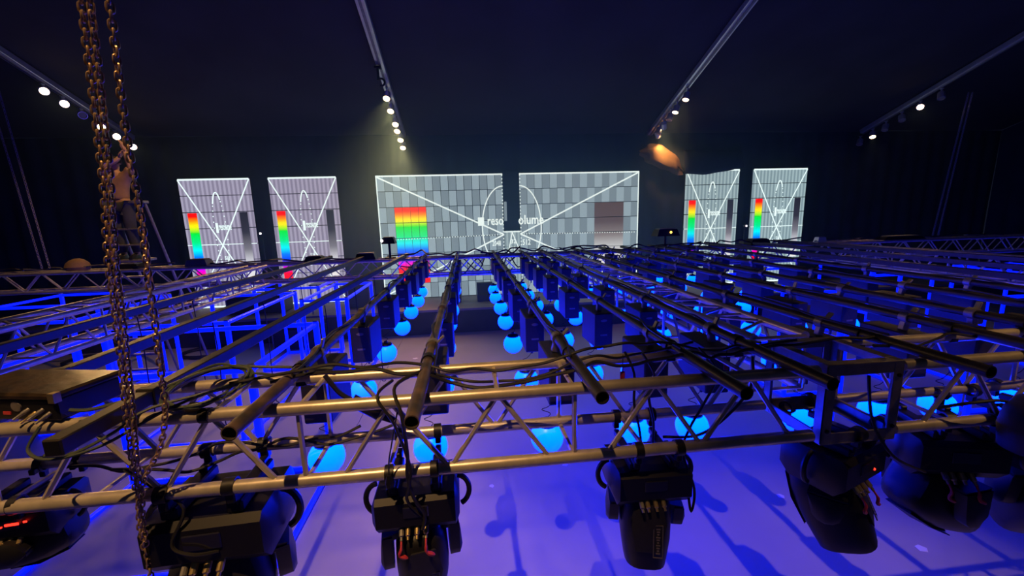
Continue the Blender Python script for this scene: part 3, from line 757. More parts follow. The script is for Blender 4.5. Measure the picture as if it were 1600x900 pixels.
# ------------------------------------------------------------------ equipment box on the near truss
t = thing('equipment_box', 'scuffed black equipment box with plugged cables on the near truss at left', 'equipment', (-1.595, 1.595, ZTOP + TR), (0, 0, -0.20))
MB().cbox((0, 0, 0.042), (0.43, 0.21, 0.078), 0.006).build('body', 'black', t)
MB().cbox((0, 0, 0.092), (0.45, 0.23, 0.024), 0.008).build('lid', 'scuffed', t)
for sx in (-0.215, 0.215):
    MB().hull([(sx + dx, -0.105 + dy, 0.084 + dz) for dx in (-.012, .012) for dy in (-.012, .010) for dz in (-.012, .022)]).build('lid_corner', 'brass', t)
MB().lathe([(0.020, 0), (0.018, 0.003)], (0.06, -0.105, 0.055), 16, (0, -1, 0)).build('name_plate', 'badge', t)
MB().box((0.02, -0.106, 0.03), (0.03, 0.003, 0.010)).build('red_switch', 'red', t, False)
for k, xx in enumerate((0.105, 0.130, 0.160, 0.185)):
    MB().lathe([(0.007, 0), (0.007, 0.018), (0.005, 0.024), (0.004, 0.045)], (xx, -0.103, 0.045 - 0.012 * (k % 2)), 10, (-0.45, -1, -0.6)).build('connector', 'brass' if k == 1 else 'grey', t)

# ------------------------------------------------------------------ chains
def link_mesh(pitch, wire, wfac, m, n=14, k=6):
    half = pitch / 2; rr = wfac / 2 - wire / 2
    pts = []
    for i in range(n):
        a = 2 * math.pi * i / n; c = math.cos(a); s = math.sin(a)
        pts.append((rr * c, 0, s * rr + math.copysign(half - rr + wire * 0.5, s) if abs(s) > 1e-6 else 0))
    return MB().poly(pts, wire / 2, k, closed=True).mesh('chain_link', m)
LK = link_mesh(0.0205, 0.0062, 0.0215, 'rust')
def chain(pts, label, pitch=0.0207, twist0=0.0):
    P = curve_pts(pts, 10); t = thing('hoist_chain', label, 'chain', P[0], group='hoist chains')
    d = 0; acc = 0; idx = 0; pos = []
    for a, b in zip(P[:-1], P[1:]):
        L = (b - a).length
        while acc + L >= d:
            u = (d - acc) / L; pos.append((a + (b - a) * u, (b - a).normalized())); d += pitch
        acc += L
    for i, (p, dr) in enumerate(pos):
        q = dr.to_track_quat('Z', 'X').to_euler()
        o = link('chain_link', LK, t, p - P[0]); m = dr.to_track_quat('Z', 'X').to_matrix() @ Matrix.Rotation(twist0 + (math.pi / 2 if i % 2 else 0) + 0.25 * math.sin(i * 0.5), 3, 'Z')
        o.rotation_euler = m.to_euler()
    return t
chain([(-0.95, 1.27, 3.921), (-0.957, 1.27, 3.877), (-0.974, 1.28, 3.728), (-0.993, 1.29, 3.569), (-1.014, 1.3, 3.4), (-1.045, 1.31, 3.219), (-1.071, 1.33, 3.064), (-1.098, 1.35, 2.896), (-1.138, 1.38, 2.713), (-1.184, 1.42, 2.508), (-1.205, 1.435, 2.389)], 'rusty hoist chain, left strand of the close pair at left', twist0=0.5)
chain([(-0.931, 1.27, 3.922), (-0.936, 1.27, 3.877), (-0.954, 1.28, 3.728), (-0.973, 1.29, 3.569), (-0.997, 1.3, 3.4), (-1.026, 1.31, 3.219), (-1.052, 1.33, 3.063), (-1.08, 1.35, 2.895), (-1.119, 1.38, 2.711), (-1.161, 1.41, 2.512), (-1.197, 1.43, 2.367), (-1.222, 1.44, 2.213), (-1.215, 1.44, 2.087), (-1.227, 1.44, 1.952)], 'rusty hoist chain, right strand of the close pair, hanging down past the truss', twist0=0.9)
chain([(-0.886, 1.27, 3.923), (-0.891, 1.27, 3.878), (-0.904, 1.28, 3.76), (-0.92, 1.29, 3.619), (-0.931, 1.3, 3.486), (-0.937, 1.31, 3.399), (-0.948, 1.32, 3.271), (-0.962, 1.33, 3.137), (-0.975, 1.34, 2.995), (-0.998, 1.36, 2.837), (-1.021, 1.38, 2.703), (-1.074, 1.4, 2.558), (-1.152, 1.41, 2.439), (-1.187, 1.42, 2.311), (-1.204, 1.43, 2.175)], 'rusty single hoist chain hanging right of the close pair', twist0=0.2)
# far chains: links too small to pick apart
def far_chain(a, b, label):
    a = Vector(a); b = Vector(b); mb = MB(); n = int((b - a).length / 0.045); dr = (b - a).normalized()
    q = dr.to_track_quat('Z', 'X').to_matrix()
    for i in range(n):
        p = a + (b - a) * (i / n); R = q @ Matrix.Rotation(math.pi / 2 * (i % 2), 3, 'Z')
        pts = [p + R @ Vector((0.012 * math.cos(x), 0, 0.03 * math.sin(x))) for x in [2 * math.pi * j / 8 for j in range(8)]]
        mb.poly(pts, 0.006, 4, closed=True)
    o = mb.build('hoist_chain', 'chain_grey', smooth=False); tag(o, label, 'chain', 'hoist chains')
far_chain((-6.75, 7.15, 5.9), (-6.57, 7.15, 2.68), 'thin grey chain at far left, inner strand rising from the far truss')
far_chain((-6.90, 7.15, 5.9), (-6.68, 7.15, 2.68), 'thin grey chain at far left, outer strand rising from the far truss')
far_chain((9.36, 7.15, 5.30), (9.05, 7.15, 2.68), 'thin grey chain at far right, inner strand rising from the far truss')
far_chain((9.44, 7.15, 5.30), (9.17, 7.15, 2.68), 'thin grey chain at far right, outer strand rising from the far truss')

# ------------------------------------------------------------------ cables on the near truss
zt = ZTOP + TR
def coil(cx, cy, z, rx, ry, turns, r, label, m, seed, tilt=0.0):
    rnd = random.Random(seed); pts = []
    for k in range(turns * 10):
        a = 2 * math.pi * k / 10; e = 1 + rnd.uniform(-.09, .09)
        y = ry * e * math.sin(a)
        pts.append((cx + rx * e * math.cos(a) + 0.01 * (k // 10 % 3), cy + y, z + 0.004 * (k // 10) + tilt * (y + ry) + rnd.uniform(0, 0.008)))
    return pts
pc = coil(-1.02, 1.60, zt + 0.012, 0.125, 0.145, 4, 0.006, '', '', 3, 0.14)
cable([(-1.36, 1.33, 2.60), (-1.30, 1.36, 2.585), (-1.20, 1.40, 2.63), (-1.12, 1.46, 2.68)] + pc + [(-0.95, 1.75, zt + .02), (-0.82, 1.72, zt + .02), (-0.70, 1.70, zt + 0.03)], 0.0055, 'green-grey cable coiled loosely on the near truss', 'cable_green', k=4)
t = thing('cable_tie', 'yellow and black tape holding the coiled green cable to the truss', 'tape', (-0.965, 1.475, ZTOP))
MB().hollow((-0.012, 0, 0), (0.02, 0, 0), 0.0275, 0.0252, 14).build('tape_band', 'black', t)
MB().cbox((-0.03, 0.0, 0.036), (0.045, 0.035, 0.022), 0.004).build('tape_flag', 'yellow', t)
cable([(-1.42, 1.40, 2.665), (-1.44, 1.37, 2.60), (-1.36, 1.35, 2.575), (-1.22, 1.37, 2.60), (-1.05, 1.45, 2.68), (-0.9, 1.62, 2.70)], 0.0055, 'green-grey cable drooping below the equipment box', 'cable_green')
cable([(-1.36, 1.44, 2.70), (-1.30, 1.46, 2.69), (-1.18, 1.56, 2.70), (-1.05, 1.72, 2.72), (-0.86, 1.78, 2.69), (-0.60, 1.74, 2.68)], 0.0065, 'grey cable running from the equipment box along the truss', 'cable_green')
rnd = random.Random(5)
def sag(x0, x1, y0, y1, z0, sagz, seed, n=7):
    q = random.Random(seed); out = []
    for i in range(n):
        s = i / (n - 1)
        out.append((x0 + (x1 - x0) * s, y0 + (y1 - y0) * s + q.uniform(-.02, .02), z0 - sagz * math.sin(math.pi * s) + q.uniform(-.006, .012)))
    return out
def swell(segs):
    out = []
    for s in segs: out += s if not out else s[1:]
    return out
cable(swell([sag(-0.92, -0.20, 1.58, 1.66, 2.70, -0.03, 1), sag(-0.20, 0.40, 1.66, 1.66, 2.70, 0.05, 2), sag(0.40, 0.92, 1.66, 1.68, 2.705, -0.03, 3), sag(0.92, 1.5, 1.68, 1.70, 2.70, 0.03, 4)]), 0.0065, 'black cable draped over the pipes along the top of the near truss')
cable(swell([sag(-0.80, -0.20, 1.62, 1.60, 2.68, -0.03, 11), sag(-0.20, 0.43, 1.60, 1.58, 2.67, 0.06, 12), sag(0.43, 0.92, 1.58, 1.62, 2.69, 0.02, 13), sag(0.92, 1.26, 1.62, 1.64, 2.69, 0.03, 14), sag(1.26, 1.95, 1.64, 1.68, 2.70, 0.02, 15)]), 0.0075, 'thicker black cable sagging between the pipes inside the near truss')
cable(swell([sag(-0.22, 0.43, 1.64, 1.64, 2.68, 0.075, 21), sag(0.43, 1.0, 1.64, 1.7, 2.70, 0.02, 22)]), 0.006, 'black cable in the lowest sag between the second and third pipes')
cable([(-0.20, 1.60, 2.70), (-0.30, 1.50, 2.68), (-0.27, 1.42, 2.60), (-0.26, 1.42, 2.45), (-0.27, 1.44, 2.34), (-0.25, 1.44, 2.24), (-0.22, 1.46, 2.16), (-0.23, 1.45, 2.10)], 0.007, 'black cable dropping over the chord to the lamp with red tape tails')
cable([(-0.32, 1.56, 2.68), (-0.36, 1.46, 2.66), (-0.30, 1.43, 2.56), (-0.255, 1.42, 2.40), (-0.262, 1.43, 2.32), (-0.28, 1.46, 2.22), (-0.21, 1.47, 2.12)], 0.006, 'second black cable dropping to the lamp with red tape tails')
cable([(0.66, 1.66, 2.70), (0.68, 1.60, 2.62), (0.67, 1.57, 2.50), (0.70, 1.58, 2.38), (0.71, 1.56, 2.26)], 0.006, 'black cable dropping inside the truss to the downward lamp')
cable([(0.74, 1.66, 2.69), (0.78, 1.62, 2.60), (0.74, 1.58, 2.52), (0.76, 1.57, 2.40), (0.75, 1.56, 2.26)], 0.006, 'looped black cable beside the downward lamp feed')
cable([(1.0, 1.66, 2.70), (1.06, 1.60, 2.60), (0.98, 1.56, 2.48), (0.90, 1.52, 2.40), (0.86, 1.50, 2.30), (0.92, 1.50, 2.12), (0.905, 1.49, 2.02), (0.89, 1.50, 2.12)], 0.0055, 'black cable swinging down the right side of the downward lamp')
cable([(1.22, 1.60, 2.66), (1.16, 1.52, 2.56), (1.04, 1.50, 2.44), (0.92, 1.50, 2.37), (0.80, 1.56, 2.34)], 0.006, 'black cable looping under the fourth pipe inside the truss')
cable([(1.60, 1.42, 2.62), (1.59, 1.40, 2.55), (1.60, 1.39, 2.46), (1.63, 1.38, 2.38), (1.70, 1.36, 2.28), (1.85, 1.36, 2.20)], 0.006, 'black cable hanging through the corner block')
cable([(-1.30, 1.52, 2.42), (-1.18, 1.48, 2.36), (-1.08, 1.46, 2.28), (-1.12, 1.43, 2.16), (-1.05, 1.42, 2.12), (-0.98, 1.45, 2.10)], 0.006, 'black cable hanging in a bend beside the rusty chains')
for j, (x, n_) in enumerate(((-1.55, 'far left'), (-1.40, 'left of the rusty chains'))):
    cable(swell([sag(x, x + 0.5, 1.60, 1.66, 2.42 - 0.03 * j, 0.06, 31 + j), sag(x + 0.5, x + 1.05, 1.66, 1.70, 2.42, 0.05, 35 + j)]), 0.006, 'black cable tangled in the lower truss, %s' % n_)
cable(swell([sag(1.8, 2.3, 1.60, 1.66, 2.68, 0.04, 41), sag(2.3, 2.9, 1.66, 1.64, 2.70, 0.06, 42), sag(2.9, 3.6, 1.64, 1.7, 2.70, 0.05, 43)]), 0.007, 'black cable over the near truss right of the corner block')
cable([(2.02, 1.50, 2.40), (2.10, 1.42, 2.46), (2.22, 1.40, 2.47), (2.32, 1.42, 2.42), (2.40, 1.44, 2.32)], 0.007, 'black cable arched over the lower chord beside the tipped lamp')
# bag-like plug hanging among the cables
t = thing('cable_plug', 'black cable plug dangling beside the lamp with red tape tails', 'plug', (-0.335, 1.43, 2.36))
MB().hull([(0.018 * math.cos(a) * f, 0.014 * math.sin(a) * f, z) for a in (0, 1, 2, 3, 4, 5) for z, f in ((0, .5), (-0.03, 1), (-0.05, .8))]).build('body', 'black', t)
MB().poly(curve_pts([(0, 0, 0), (0.005, 0, 0.06), (0.02, 0.01, 0.13), (0.05, 0.05, 0.27)], 4), 0.003, 5).build('lead', 'cable', t)
t = thing('cable_connector', 'long black cable connector hanging behind the near truss, left of the second pipe', 'plug', (-0.53, 1.72, 2.52), (0, 0, 0))
MB().tube((0, 0, 0.02), (0.12, 0, -0.06), 0.028, n=12).tube((0.12, 0, -0.06), (0.17, 0, -0.09), 0.02, 0.014, n=12).build('shell', 'black', t)
MB().poly(curve_pts([(0, 0, 0.02), (-0.05, 0, 0.06), (-0.10, 0.0, 0.14)], 5), 0.01, 6).build('lead', 'cable', t)
# power boxes riding on the near truss behind the pipes
for j, (x, y, n_) in enumerate(((0.60, 1.78, 'third and fourth pipes'), (1.12, 1.82, 'fourth and fifth pipes'))):
    t = thing('red_tab', 'small red tape tab hanging between the %s' % n_, 'tape', (x + 0.06, y - 0.1, 2.58))
    MB().cbox((0, 0, 0), (0.022, 0.006, 0.045), 0.002).build('flag', 'red', t); MB().tube((0, 0, 0.02), (0, 0, 0.10), 0.002, n=5).build('string', 'cable', t)

# ------------------------------------------------------------------ the far truss: cables and devices on top
for j in range(7):
    q = random.Random(60 + j); pts = []; x = (-7.5, -4.6, -1.4, 0.2, 1.6, 3.6, 6.4)[j]; xe = x + (2.8, 3.0, 2.4, 2.2, 2.8, 2.6, 4.2)[j]
    while x < xe:
        pts.append((x, YK + q.uniform(-0.03, 0.30), ZTOP + 0.035 + q.uniform(0.0, 0.10 if j in (2, 3, 4, 5) else 0.05))); x += q.uniform(0.10, 0.24)
    cable(pts, 0.013, 'black cable strewn along the top of the far truss, %s from the left' % ORD[j], k=4, n=5, group='cables on top of the far truss')
for j in range(6):
    q = random.Random(80 + j); pts = []; x = -1.2 + 0.9 * j; xe = x + 1.5
    while x < xe:
        pts.append((x, YK + q.uniform(-0.05, 0.28), q.uniform(ZBOT + 0.02, ZTOP + 0.05))); x += q.uniform(0.07, 0.16)
    cable(pts, 0.011, 'black cable tangled inside the far truss, %s from the left' % ORD[j], k=4, n=5, group='cables tangled inside the far truss')
def device(x, z, w, h, d, label, m='black', lid=None, led=None, y=YK + 0.12, stand=0.0):
    t = thing('truss_device', label, 'equipment', (x, y, z))
    MB().hull([(sx * w / 2 * (0.86 if zz > 0 else 1), sy * d / 2 * (0.86 if zz > 0 else 1), zz * h) for sx in (-1, 1) for sy in (-1, 1) for zz in (0, 0.55)] + [(sx * w / 2 * 0.8, sy * d / 2 * 0.8, h) for sx in (-1, 1) for sy in (-1, 1)]).build('case', m, t)
    MB().box((0, 0, h + 0.006), (w * 0.7, d * 0.7, 0.012)).build('lid', lid or m, t, False)
    if led: MB().lathe([(0.022, 0), (0.018, 0.012), (0.004, 0.016)], (led[0] * w, -d / 2 * 0.93, h * 0.55), 10, (0, -1, 0)).build('indicator', led[1], t)
    if stand: MB().tube((0, 0, -stand), (0, 0, 0), 0.02, n=8).cbox((0, 0, -stand + 0.01), (0.16, 0.16, 0.02), 0.004).build('stand', 'black', t)
zk = ZTOP + TR
device(-5.40, zk, 0.42, 0.07, 0.24, 'flat pale-topped device on the far truss by the ladder', 'black', 'grey')
device(-4.35, zk, 0.34, 0.10, 0.22, 'tan-topped device on the far truss under the farthest left screen', 'badge', 'tan')
device(-2.55, zk, 0.30, 0.08, 0.20, 'small black device on the far truss under the second narrow screen', 'black', 'grey')
device(-1.72, zk, 0.34, 0.10, 0.20, 'grey-topped device on the far truss left of the wide left screen', 'black', 'grey')
device(-1.33, zk + 0.25, 0.22, 0.10, 0.20, 'black box with a bright white light standing above the far truss', 'black', None, (-0.45, 'white_led'), stand=0.25)
device(3.55, zk + 0.22, 0.42, 0.12, 0.26, 'black rack unit with an amber light standing above the far truss', 'black', 'grey', (0.1, 'amber_led'), stand=0.22)
device(5.35, zk, 0.40, 0.10, 0.22, 'low dark device on the far truss under the farthest right screen', 'black', 'badge')
device(6.62, zk, 0.18, 0.09, 0.12, 'small pale box on the far truss right of the screens', 'pale', 'grey')
device(8.3, zk, 0.9, 0.06, 0.22, 'long flat dark device on the far truss at right', 'black', 'badge')
# crumpled bag on the far truss
mb = MB().loft([ring(0.02 * math.sin(5 * z), 0, z, rx, ry, 14, 2.1) for z, rx, ry in ((0, 0.15, 0.11), (0.05, 0.17, 0.13), (0.11, 0.15, 0.11), (0.16, 0.09, 0.08), (0.185, 0.03, 0.03))])
o = mb.build('cloth_bag', 'tan'); o.location = (-6.15, YK + 0.12, zk); tag(o, 'crumpled brown cloth bag on the far truss at far left', 'bag')
# small white stage lights seen between screens
for j, (x, z, n_) in enumerate(((-6.25, 3.0, 'the two left narrow screens'), (9.5, 2.75, 'the two right narrow screens'))):
    t = thing('indicator_lamp', 'tiny bright white light between %s' % n_, 'light', (x, 13.3, z))
    MB().cbox((0.0, 0, 0), (0.10, 0.12, 0.08), 0.01).build('case', 'black', t); MB().lathe([(0.03, 0), (0.02, 0.012)], (0, -0.06, 0), 10, (0, -1, 0)).build('bulb', 'white_led', t)
    MB().tube((0, 0.03, -(z - RZ)), (0, 0.03, -0.03), 0.02, n=8).cbox((0, 0.03, -(z - RZ) + 0.01), (0.25, 0.25, 0.02), 0.004).build('stand', 'black', t)

# ------------------------------------------------------------------ things on the floor and riser
def floor_coil(x, y, rx, label, seed):
    q = random.Random(seed); pts = []
    for k in range(60):
        a = 2 * math.pi * k / 12; e = 1 + q.uniform(-.06, .06)
        pts.append((x + rx * e * math.cos(a), y + rx * 0.8 * e * math.sin(a), 0.02 + 0.012 * (k // 12) + q.uniform(0, .01)))
    cable(pts, 0.02, label, name='cable_coil', k=3, n=6)
floor_coil(-6.9, 11.0, 0.55, 'black cable coil lying on the floor at left', 1)
floor_coil(-9.6, 10.9, 0.5, 'thin black cable ring on the floor at far left', 2)
def road_case(x, y, z, w, d, h, label):
    t = thing('road_case', label, 'case', (x, y, z))
    MB().cbox((0, 0, h * 0.4), (w, d, h * 0.78), 0.02).build('body', 'black_box', t)
    MB().cbox((0, 0, h * 0.9), (w, d, h * 0.2), 0.02).build('lid', 'black_box', t)
    for sx in (-1, 1): MB().cbox((sx * (w / 2 - 0.012), -d / 2 + 0.012, h / 2), (0.03, 0.03, h * 1.005), 0.004).build('corner_edge', 'grey', t)
    MB().cbox((0, -d / 2 - 0.005, h * 0.5), (0.18, 0.02, 0.10), 0.004).build('handle', 'black', t)
road_case(-4.6, 11.2, 0, 1.2, 0.6, 0.7, 'black road case on the floor in front of the riser at left')
road_case(-6.2, 12.6, RZ, 1.6, 0.6, 0.55, 'long black road case on the riser between the left screens')
road_case(-3.35, 12.7, RZ, 0.7, 0.6, 0.75, 'upright black road case on the riser left of the wide screen')
def monitor(x, y, label, h=0.42, w=0.5):
    t = thing('stage_monitor', label, 'speaker', (x, y, RZ))
    MB().hull([(sx * w / 2, yy, zz) for sx in (-1, 1) for yy, zz in ((-0.22, 0), (0.22, 0), (0.22, h), (0.02, h), (-0.22, 0.12))]).build('cabinet', 'black_box', t)
    rr = MB().box((0, -0.105, h * 0.56), (w * 0.86, 0.012, h * 0.55), Euler((-0.62, 0, 0)).to_matrix()).build('grille', 'black', t, False)
monitor(-0.55, 12.7, 'black stage monitor on the riser below the wide left screen, left one')
monitor(0.45, 12.7, 'black stage monitor on the riser below the wide left screen, right one', 0.55)
# thin metal stand on the riser
t = thing('metal_stand', 'thin grey metal table frame standing before the second narrow screen', 'stand', (-4.0, 12.2, RZ))
for sx in (-0.5, 0.5):
    for sy in (-0.25, 0.25): MB().tube((sx, sy, 0), (sx, sy, 0.8), 0.02, n=8).build('leg', 'grey', t)
MB().cbox((0, 0, 0.82), (1.06, 0.56, 0.04), 0.006).build('top', 'grey', t)
MB().tube((-0.5, -0.25, 0.3), (0.5, -0.25, 0.3), 0.015, n=8).build('stretcher', 'grey', t)
t = thing('wooden_crate', 'brown wooden crate on the floor at right behind the blue frames', 'crate', (10.6, 10.6, 0))
for k in range(4): MB().cbox((0, -0.4, 0.12 + 0.2 * k), (1.3, 0.03, 0.17), 0.005).build('plank', 'wood', t)
for sx in (-0.62, 0.62): MB().cbox((sx, 0, 0.41), (0.05, 0.77, 0.80), 0.005).build('side_board', 'wood', t)
MB().cbox((0, 0, 0.83), (1.32, 0.84, 0.03), 0.005).build('lid', 'wood', t)
# hanging hook wires under the left beams
for j, (x, y, L, z0) in enumerate(((-2.44, 3.2, 0.75, 2.65), (-2.43, 3.8, 0.8, 2.65), (-1.75, 2.9, 0.7, 2.65), (-1.75, 3.6, 0.9, 2.65), (-1.75, 4.4, 0.8, 2.65), (-1.15, 3.3, 0.8, 2.65), (-1.13, 4.1, 0.8, 2.65), (-1.12, 4.9, 0.9, 2.65), (-0.75, 3.32, 0.62, 2.66))):
    t = thing('hanging_wire', 'thin black wire with end hook hanging below the grid, %s from the left' % ORD[j], 'wire', (x, y, z0), group='hook wires hanging at left')
    MB().poly(curve_pts([(0, 0, 0), (0.006, 0, -L * .3), (-0.004, 0, -L * .7), (0, 0, -L)], 4), 0.004, 5).build('wire', 'cable', t)
    MB().poly([(0.02 * math.sin(a), 0, -L - 0.03 + 0.03 * math.cos(a)) for a in [math.radians(d) for d in range(0, 330, 30)]], 0.004, 5).build('hook', 'cable', t)
# scraps on the floor
for j, (x, y, s, n_) in enumerate(((3.48, 3.93, 0.05, 'right of the downward lamp'), (2.45, 4.15, 0.04, 'below the corner block'), (4.25, 3.05, 0.06, 'in the lower right corner'), (0.15, 4.6, 0.04, 'under the second pipe'), (-0.9, 10.2, 0.10, 'in front of the riser'), (-1.4, 9.6, 0.08, 'left of the ball rows'), (1.15, 4.9, 0.05, 'below the fourth pipe'))):
    q = random.Random(j)
    mb = MB().hull([(s * q.uniform(.6, 1) * math.cos(a), s * q.uniform(.6, 1) * math.sin(a), z) for a in (0, 1.2, 2.3, 3.6, 5) for z in (0.0, 0.004)])
    o = mb.build('paper_scrap', 'paper', smooth=False); o.location = (x, y, 0.0); tag(o, 'small white paper scrap on the floor %s' % n_, 'scrap')

# ------------------------------------------------------------------ ladder and person at far left
LX, LY, PZ = -5.76, 7.72, 2.76
t = thing('step_ladder', 'tall pale step ladder behind the far truss at left', 'ladder', (LX, LY, 0))
for sx in (-1, 1):
    MB().tube((sx * 0.34, -0.30, 0.0), (sx * 0.26, 0.0, 3.72), 0.026, n=8).build('rail', 'wood', t)
    MB().tube((sx * 0.34, 1.15, 0.0), (sx * 0.26, 0.10, 3.70), 0.022, n=8).build('rear_rail', 'grey', t)
for k in range(12):
    z = 0.3 + 0.27 * k; u = z / 3.72
    MB().cbox((0, -0.30 + 0.30 * u, z), (0.64 - 0.12 * u, 0.09, 0.03), 0.004).build('step', 'grey', t)
MB().cbox((0, 0.02, PZ - 0.02), (0.50, 0.30, 0.04), 0.006).build('platform', 'grey', t)
MB().cbox((0, 0.06, 3.72), (0.58, 0.20, 0.05), 0.008).build('top_cap', 'grey', t)

def skin(name, verts, edges, radii, m, parent, sub=2, root=0):
    me = bpy.data.meshes.new(name); me.from_pydata(verts, edges, [])
    o = bpy.data.objects.new(name, me); COL.objects.link(o)
    sk = o.modifiers.new('skin', 'SKIN'); sk.use_smooth_shade = True
    if not me.skin_vertices: 
        bpy.context.view_layer.objects.active = o
    for i, r in enumerate(radii):
        d = me.skin_vertices[0].data[i]; d.radius = (r, r) if not isinstance(r, tuple) else r
        d.use_root = (i == root)
    su = o.modifiers.new('sub', 'SUBSURF'); su.levels = sub; su.render_levels = sub
    dg = bpy.context.evaluated_depsgraph_get(); dg.update()
    out = bpy.data.meshes.new_from_object(o.evaluated_get(dg)); bpy.data.objects.remove(o)
    out.materials.clear(); out.materials.append(M[m]); out.shade_smooth(); out.name = name
    return link(name, out, parent)
# person faces +x / away, both arms raised towards the lamp; origin at the feet
p = thing('person', 'person in tan shirt and dark trousers on the ladder reaching up', 'person', (LX - 0.06, LY + 0.02, PZ), (0, 0, 0))
V = [(0, 0, 0.92), (0, 0, 1.08), (0.01, 0, 1.25), (0.01, 0, 1.38), (0.015, -0.01, 1.47), (0.02, -0.01, 1.55), (0.02, -0.01, 1.64),     # 0-6 pelvis..head top
     (-0.09, 0, 0.88), (-0.10, -0.02, 0.50), (-0.10, 0.02, 0.09), (-0.10, -0.09, 0.035),      # 7-10 left leg
     (0.09, 0, 0.88), (0.11, -0.03, 0.50), (0.11, 0.02, 0.09), (0.11, -0.09, 0.035),          # 11-14 right leg
     (-0.16, 0, 1.36), (-0.06, -0.16, 1.50), (0.14, -0.12, 1.62), (0.19, -0.10, 1.68),        # 15-18 left arm raised across
     (0.18, 0, 1.38), (0.30, -0.06, 1.52), (0.27, -0.08, 1.72), (0.265, -0.08, 1.80)]         # 19-22 right arm raised
Eg = [(0, 1), (1, 2), (2, 3), (3, 4), (4, 5), (5, 6), (0, 7), (7, 8), (8, 9), (9, 10), (0, 11), (11, 12), (12, 13), (13, 14), (3, 15), (15, 16), (16, 17), (17, 18), (3, 19), (19, 20), (20, 21), (21, 22)]
Rr = [(0.12, 0.10), (0.12, 0.095), (0.135, 0.10), (0.12, 0.09), 0.05, (0.078, 0.085), (0.06, 0.065), 0.085, 0.06, 0.042, 0.04, 0.085, 0.06, 0.042, 0.04, 0.06, 0.044, 0.034, 0.028, 0.06, 0.044, 0.034, 0.028]
skin('body', V, Eg, Rr, 'skin', p)
SV = [V[i] for i in (0, 1, 2, 3, 15, 16, 19, 20)]; SV[0] = (0, 0, 0.96)
skin('shirt', SV, [(0, 1), (1, 2), (2, 3), (3, 4), (4, 5), (3, 6), (6, 7)], [(0.155, 0.13), (0.15, 0.12), (0.165, 0.125), (0.145, 0.11), 0.085, 0.066, 0.085, 0.066], 'shirt', p)
TV = [V[i] for i in (0, 7, 8, 9, 11, 12, 13)]
skin('trousers', TV, [(0, 1), (1, 2), (2, 3), (0, 4), (4, 5), (5, 6)], [(0.15, 0.125), 0.108, 0.082, 0.066, 0.108, 0.082, 0.066], 'trousers', p)
for sx in (-1, 1):
    MB().loft([ring(sx * 0.105, yy, z, rx, ry, 12, 2.5) for yy, z, rx, ry in ((-0.04, 0.0, 0.045, 0.125), (-0.04, 0.03, 0.048, 0.125), (-0.02, 0.07, 0.042, 0.09), (0.01, 0.10, 0.04, 0.05))]).build('shoe', 'black', p)
hh = MB().lathe([(0.094, -0.01), (0.098, 0.03), (0.085, 0.075), (0.05, 0.105), (0.0, 0.115)], (0.02, 0.005, 1.60), 16).build('hair', 'hair', p)
MB().lathe([(0.016, 0), (0.012, 0.02), (0.0, 0.03)], (0.02, -0.085, 1.585), 8, (0, -1, -0.2)).build('nose', 'skin', p)
for sx in (-1, 1): MB().lathe([(0.022, 0), (0.018, 0.015), (0.0, 0.018)], (0.02 + sx * 0.075, 0.0, 1.59), 8, (sx, 0, 0)).build('ear', 'skin', p)
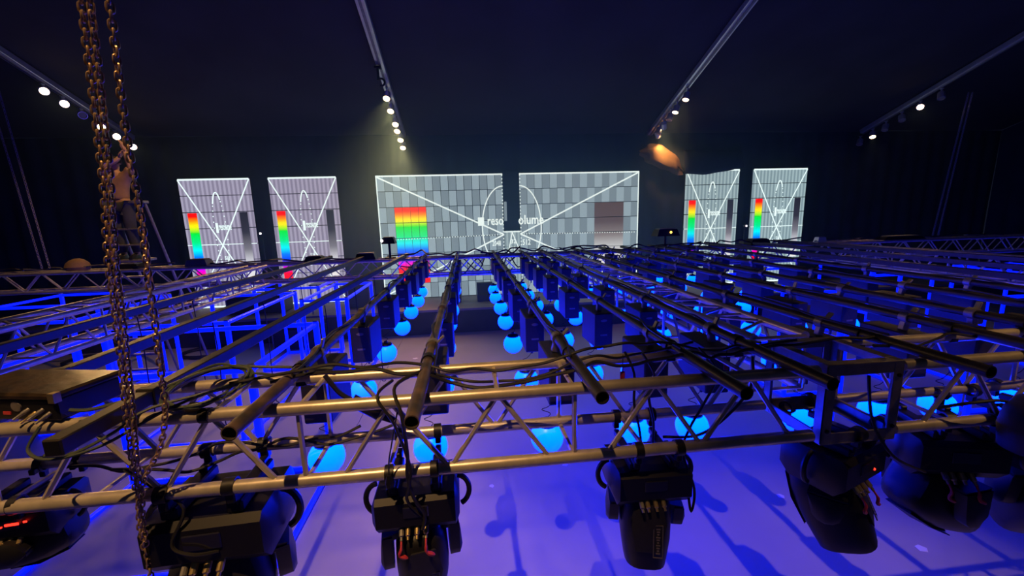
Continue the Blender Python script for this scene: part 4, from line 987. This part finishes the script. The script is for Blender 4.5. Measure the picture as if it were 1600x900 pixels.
for (wx, wy, wz, d) in ((0.19, -0.10, 1.68, Vector((0.45, 0.1, 0.85))), (0.265, -0.08, 1.80, Vector((-0.15, 0, 1)))):
    a, u, w = basis(d); w0 = Vector((wx, wy, wz)); mb = MB()
    mb.hull([w0 + a * s + u * x + w * y for s, hw in ((0, 0.024), (0.045, 0.04), (0.085, 0.04)) for x in (-hw, hw) for y in (-0.014, 0.014)])
    for k, ln in enumerate((0.07, 0.082, 0.076, 0.06)):
        b0 = w0 + a * 0.08 + u * (-0.03 + 0.02 * k)
        mb.poly([b0, b0 + a * ln * 0.5 + w * 0.004, b0 + a * ln * 0.85 + w * 0.022, b0 + a * ln + w * 0.038], [0.0095, 0.009, 0.008, 0.006], 6)
    b0 = w0 + a * 0.03 + u * 0.035
    mb.poly([b0, b0 + a * 0.025 + u * 0.025 + w * 0.01, b0 + a * 0.05 + u * 0.03 + w * 0.025], [0.011, 0.010, 0.007], 6)
    mb.build('hand', 'skin', p)

# ------------------------------------------------------------------ haze in the far half of the hall
mb = MB()
y0, y1 = 7.75, 13.9
x0, x1 = XL + 0.3, XR - 0.3
for x in (x0, x1):
    for y, z in ((y0, 0.01), (y1, 0.01), (y1, ROOF(y1) - 0.05), (y0, ROOF(y0) - 0.05)): mb.v.append(Vector((x, y, z)))
mb.f = [(0, 1, 2, 3), (4, 7, 6, 5), (0, 4, 5, 1), (1, 5, 6, 2), (2, 6, 7, 3), (3, 7, 4, 0)]
hm = bpy.data.materials.new('stage_haze'); hm.use_nodes = True
nt = hm.node_tree; nt.nodes.clear()
vs = nt.nodes.new('ShaderNodeVolumeScatter'); vo = nt.nodes.new('ShaderNodeOutputMaterial')
vs.inputs['Color'].default_value = (0.42, 0.80, 1.0, 1); vs.inputs['Density'].default_value = HAZE; vs.inputs['Anisotropy'].default_value = 0.2
gm = nt.nodes.new('ShaderNodeNewGeometry'); sb = nt.nodes.new('ShaderNodeVectorMath'); sb.operation = 'SUBTRACT'; sb.inputs[1].default_value = (1.4, 12.5, 4.0)
sc_ = nt.nodes.new('ShaderNodeVectorMath'); sc_.operation = 'MULTIPLY'; sc_.inputs[1].default_value = (1 / 9.0, 1 / 7.0, 1 / 5.0)
ln = nt.nodes.new('ShaderNodeVectorMath'); ln.operation = 'LENGTH'
mr = nt.nodes.new('ShaderNodeMapRange'); mr.inputs[1].default_value = 0.0; mr.inputs[2].default_value = 1.0; mr.inputs[3].default_value = HAZE; mr.inputs[4].default_value = HAZE * 0.04
for a_, b_ in ((gm.outputs['Position'], sb.inputs[0]), (sb.outputs[0], sc_.inputs[0]), (sc_.outputs[0], ln.inputs[0]), (ln.outputs['Value'], mr.inputs[0]), (mr.outputs[0], vs.inputs['Density'])): nt.links.new(a_, b_)
nt.links.new(vs.outputs[0], vo.inputs['Volume'])
hz = mb.build('stage_haze', hm, smooth=False)
tag(hz, 'thin haze hanging in the air around the glowing screens', 'haze', kind='stuff')
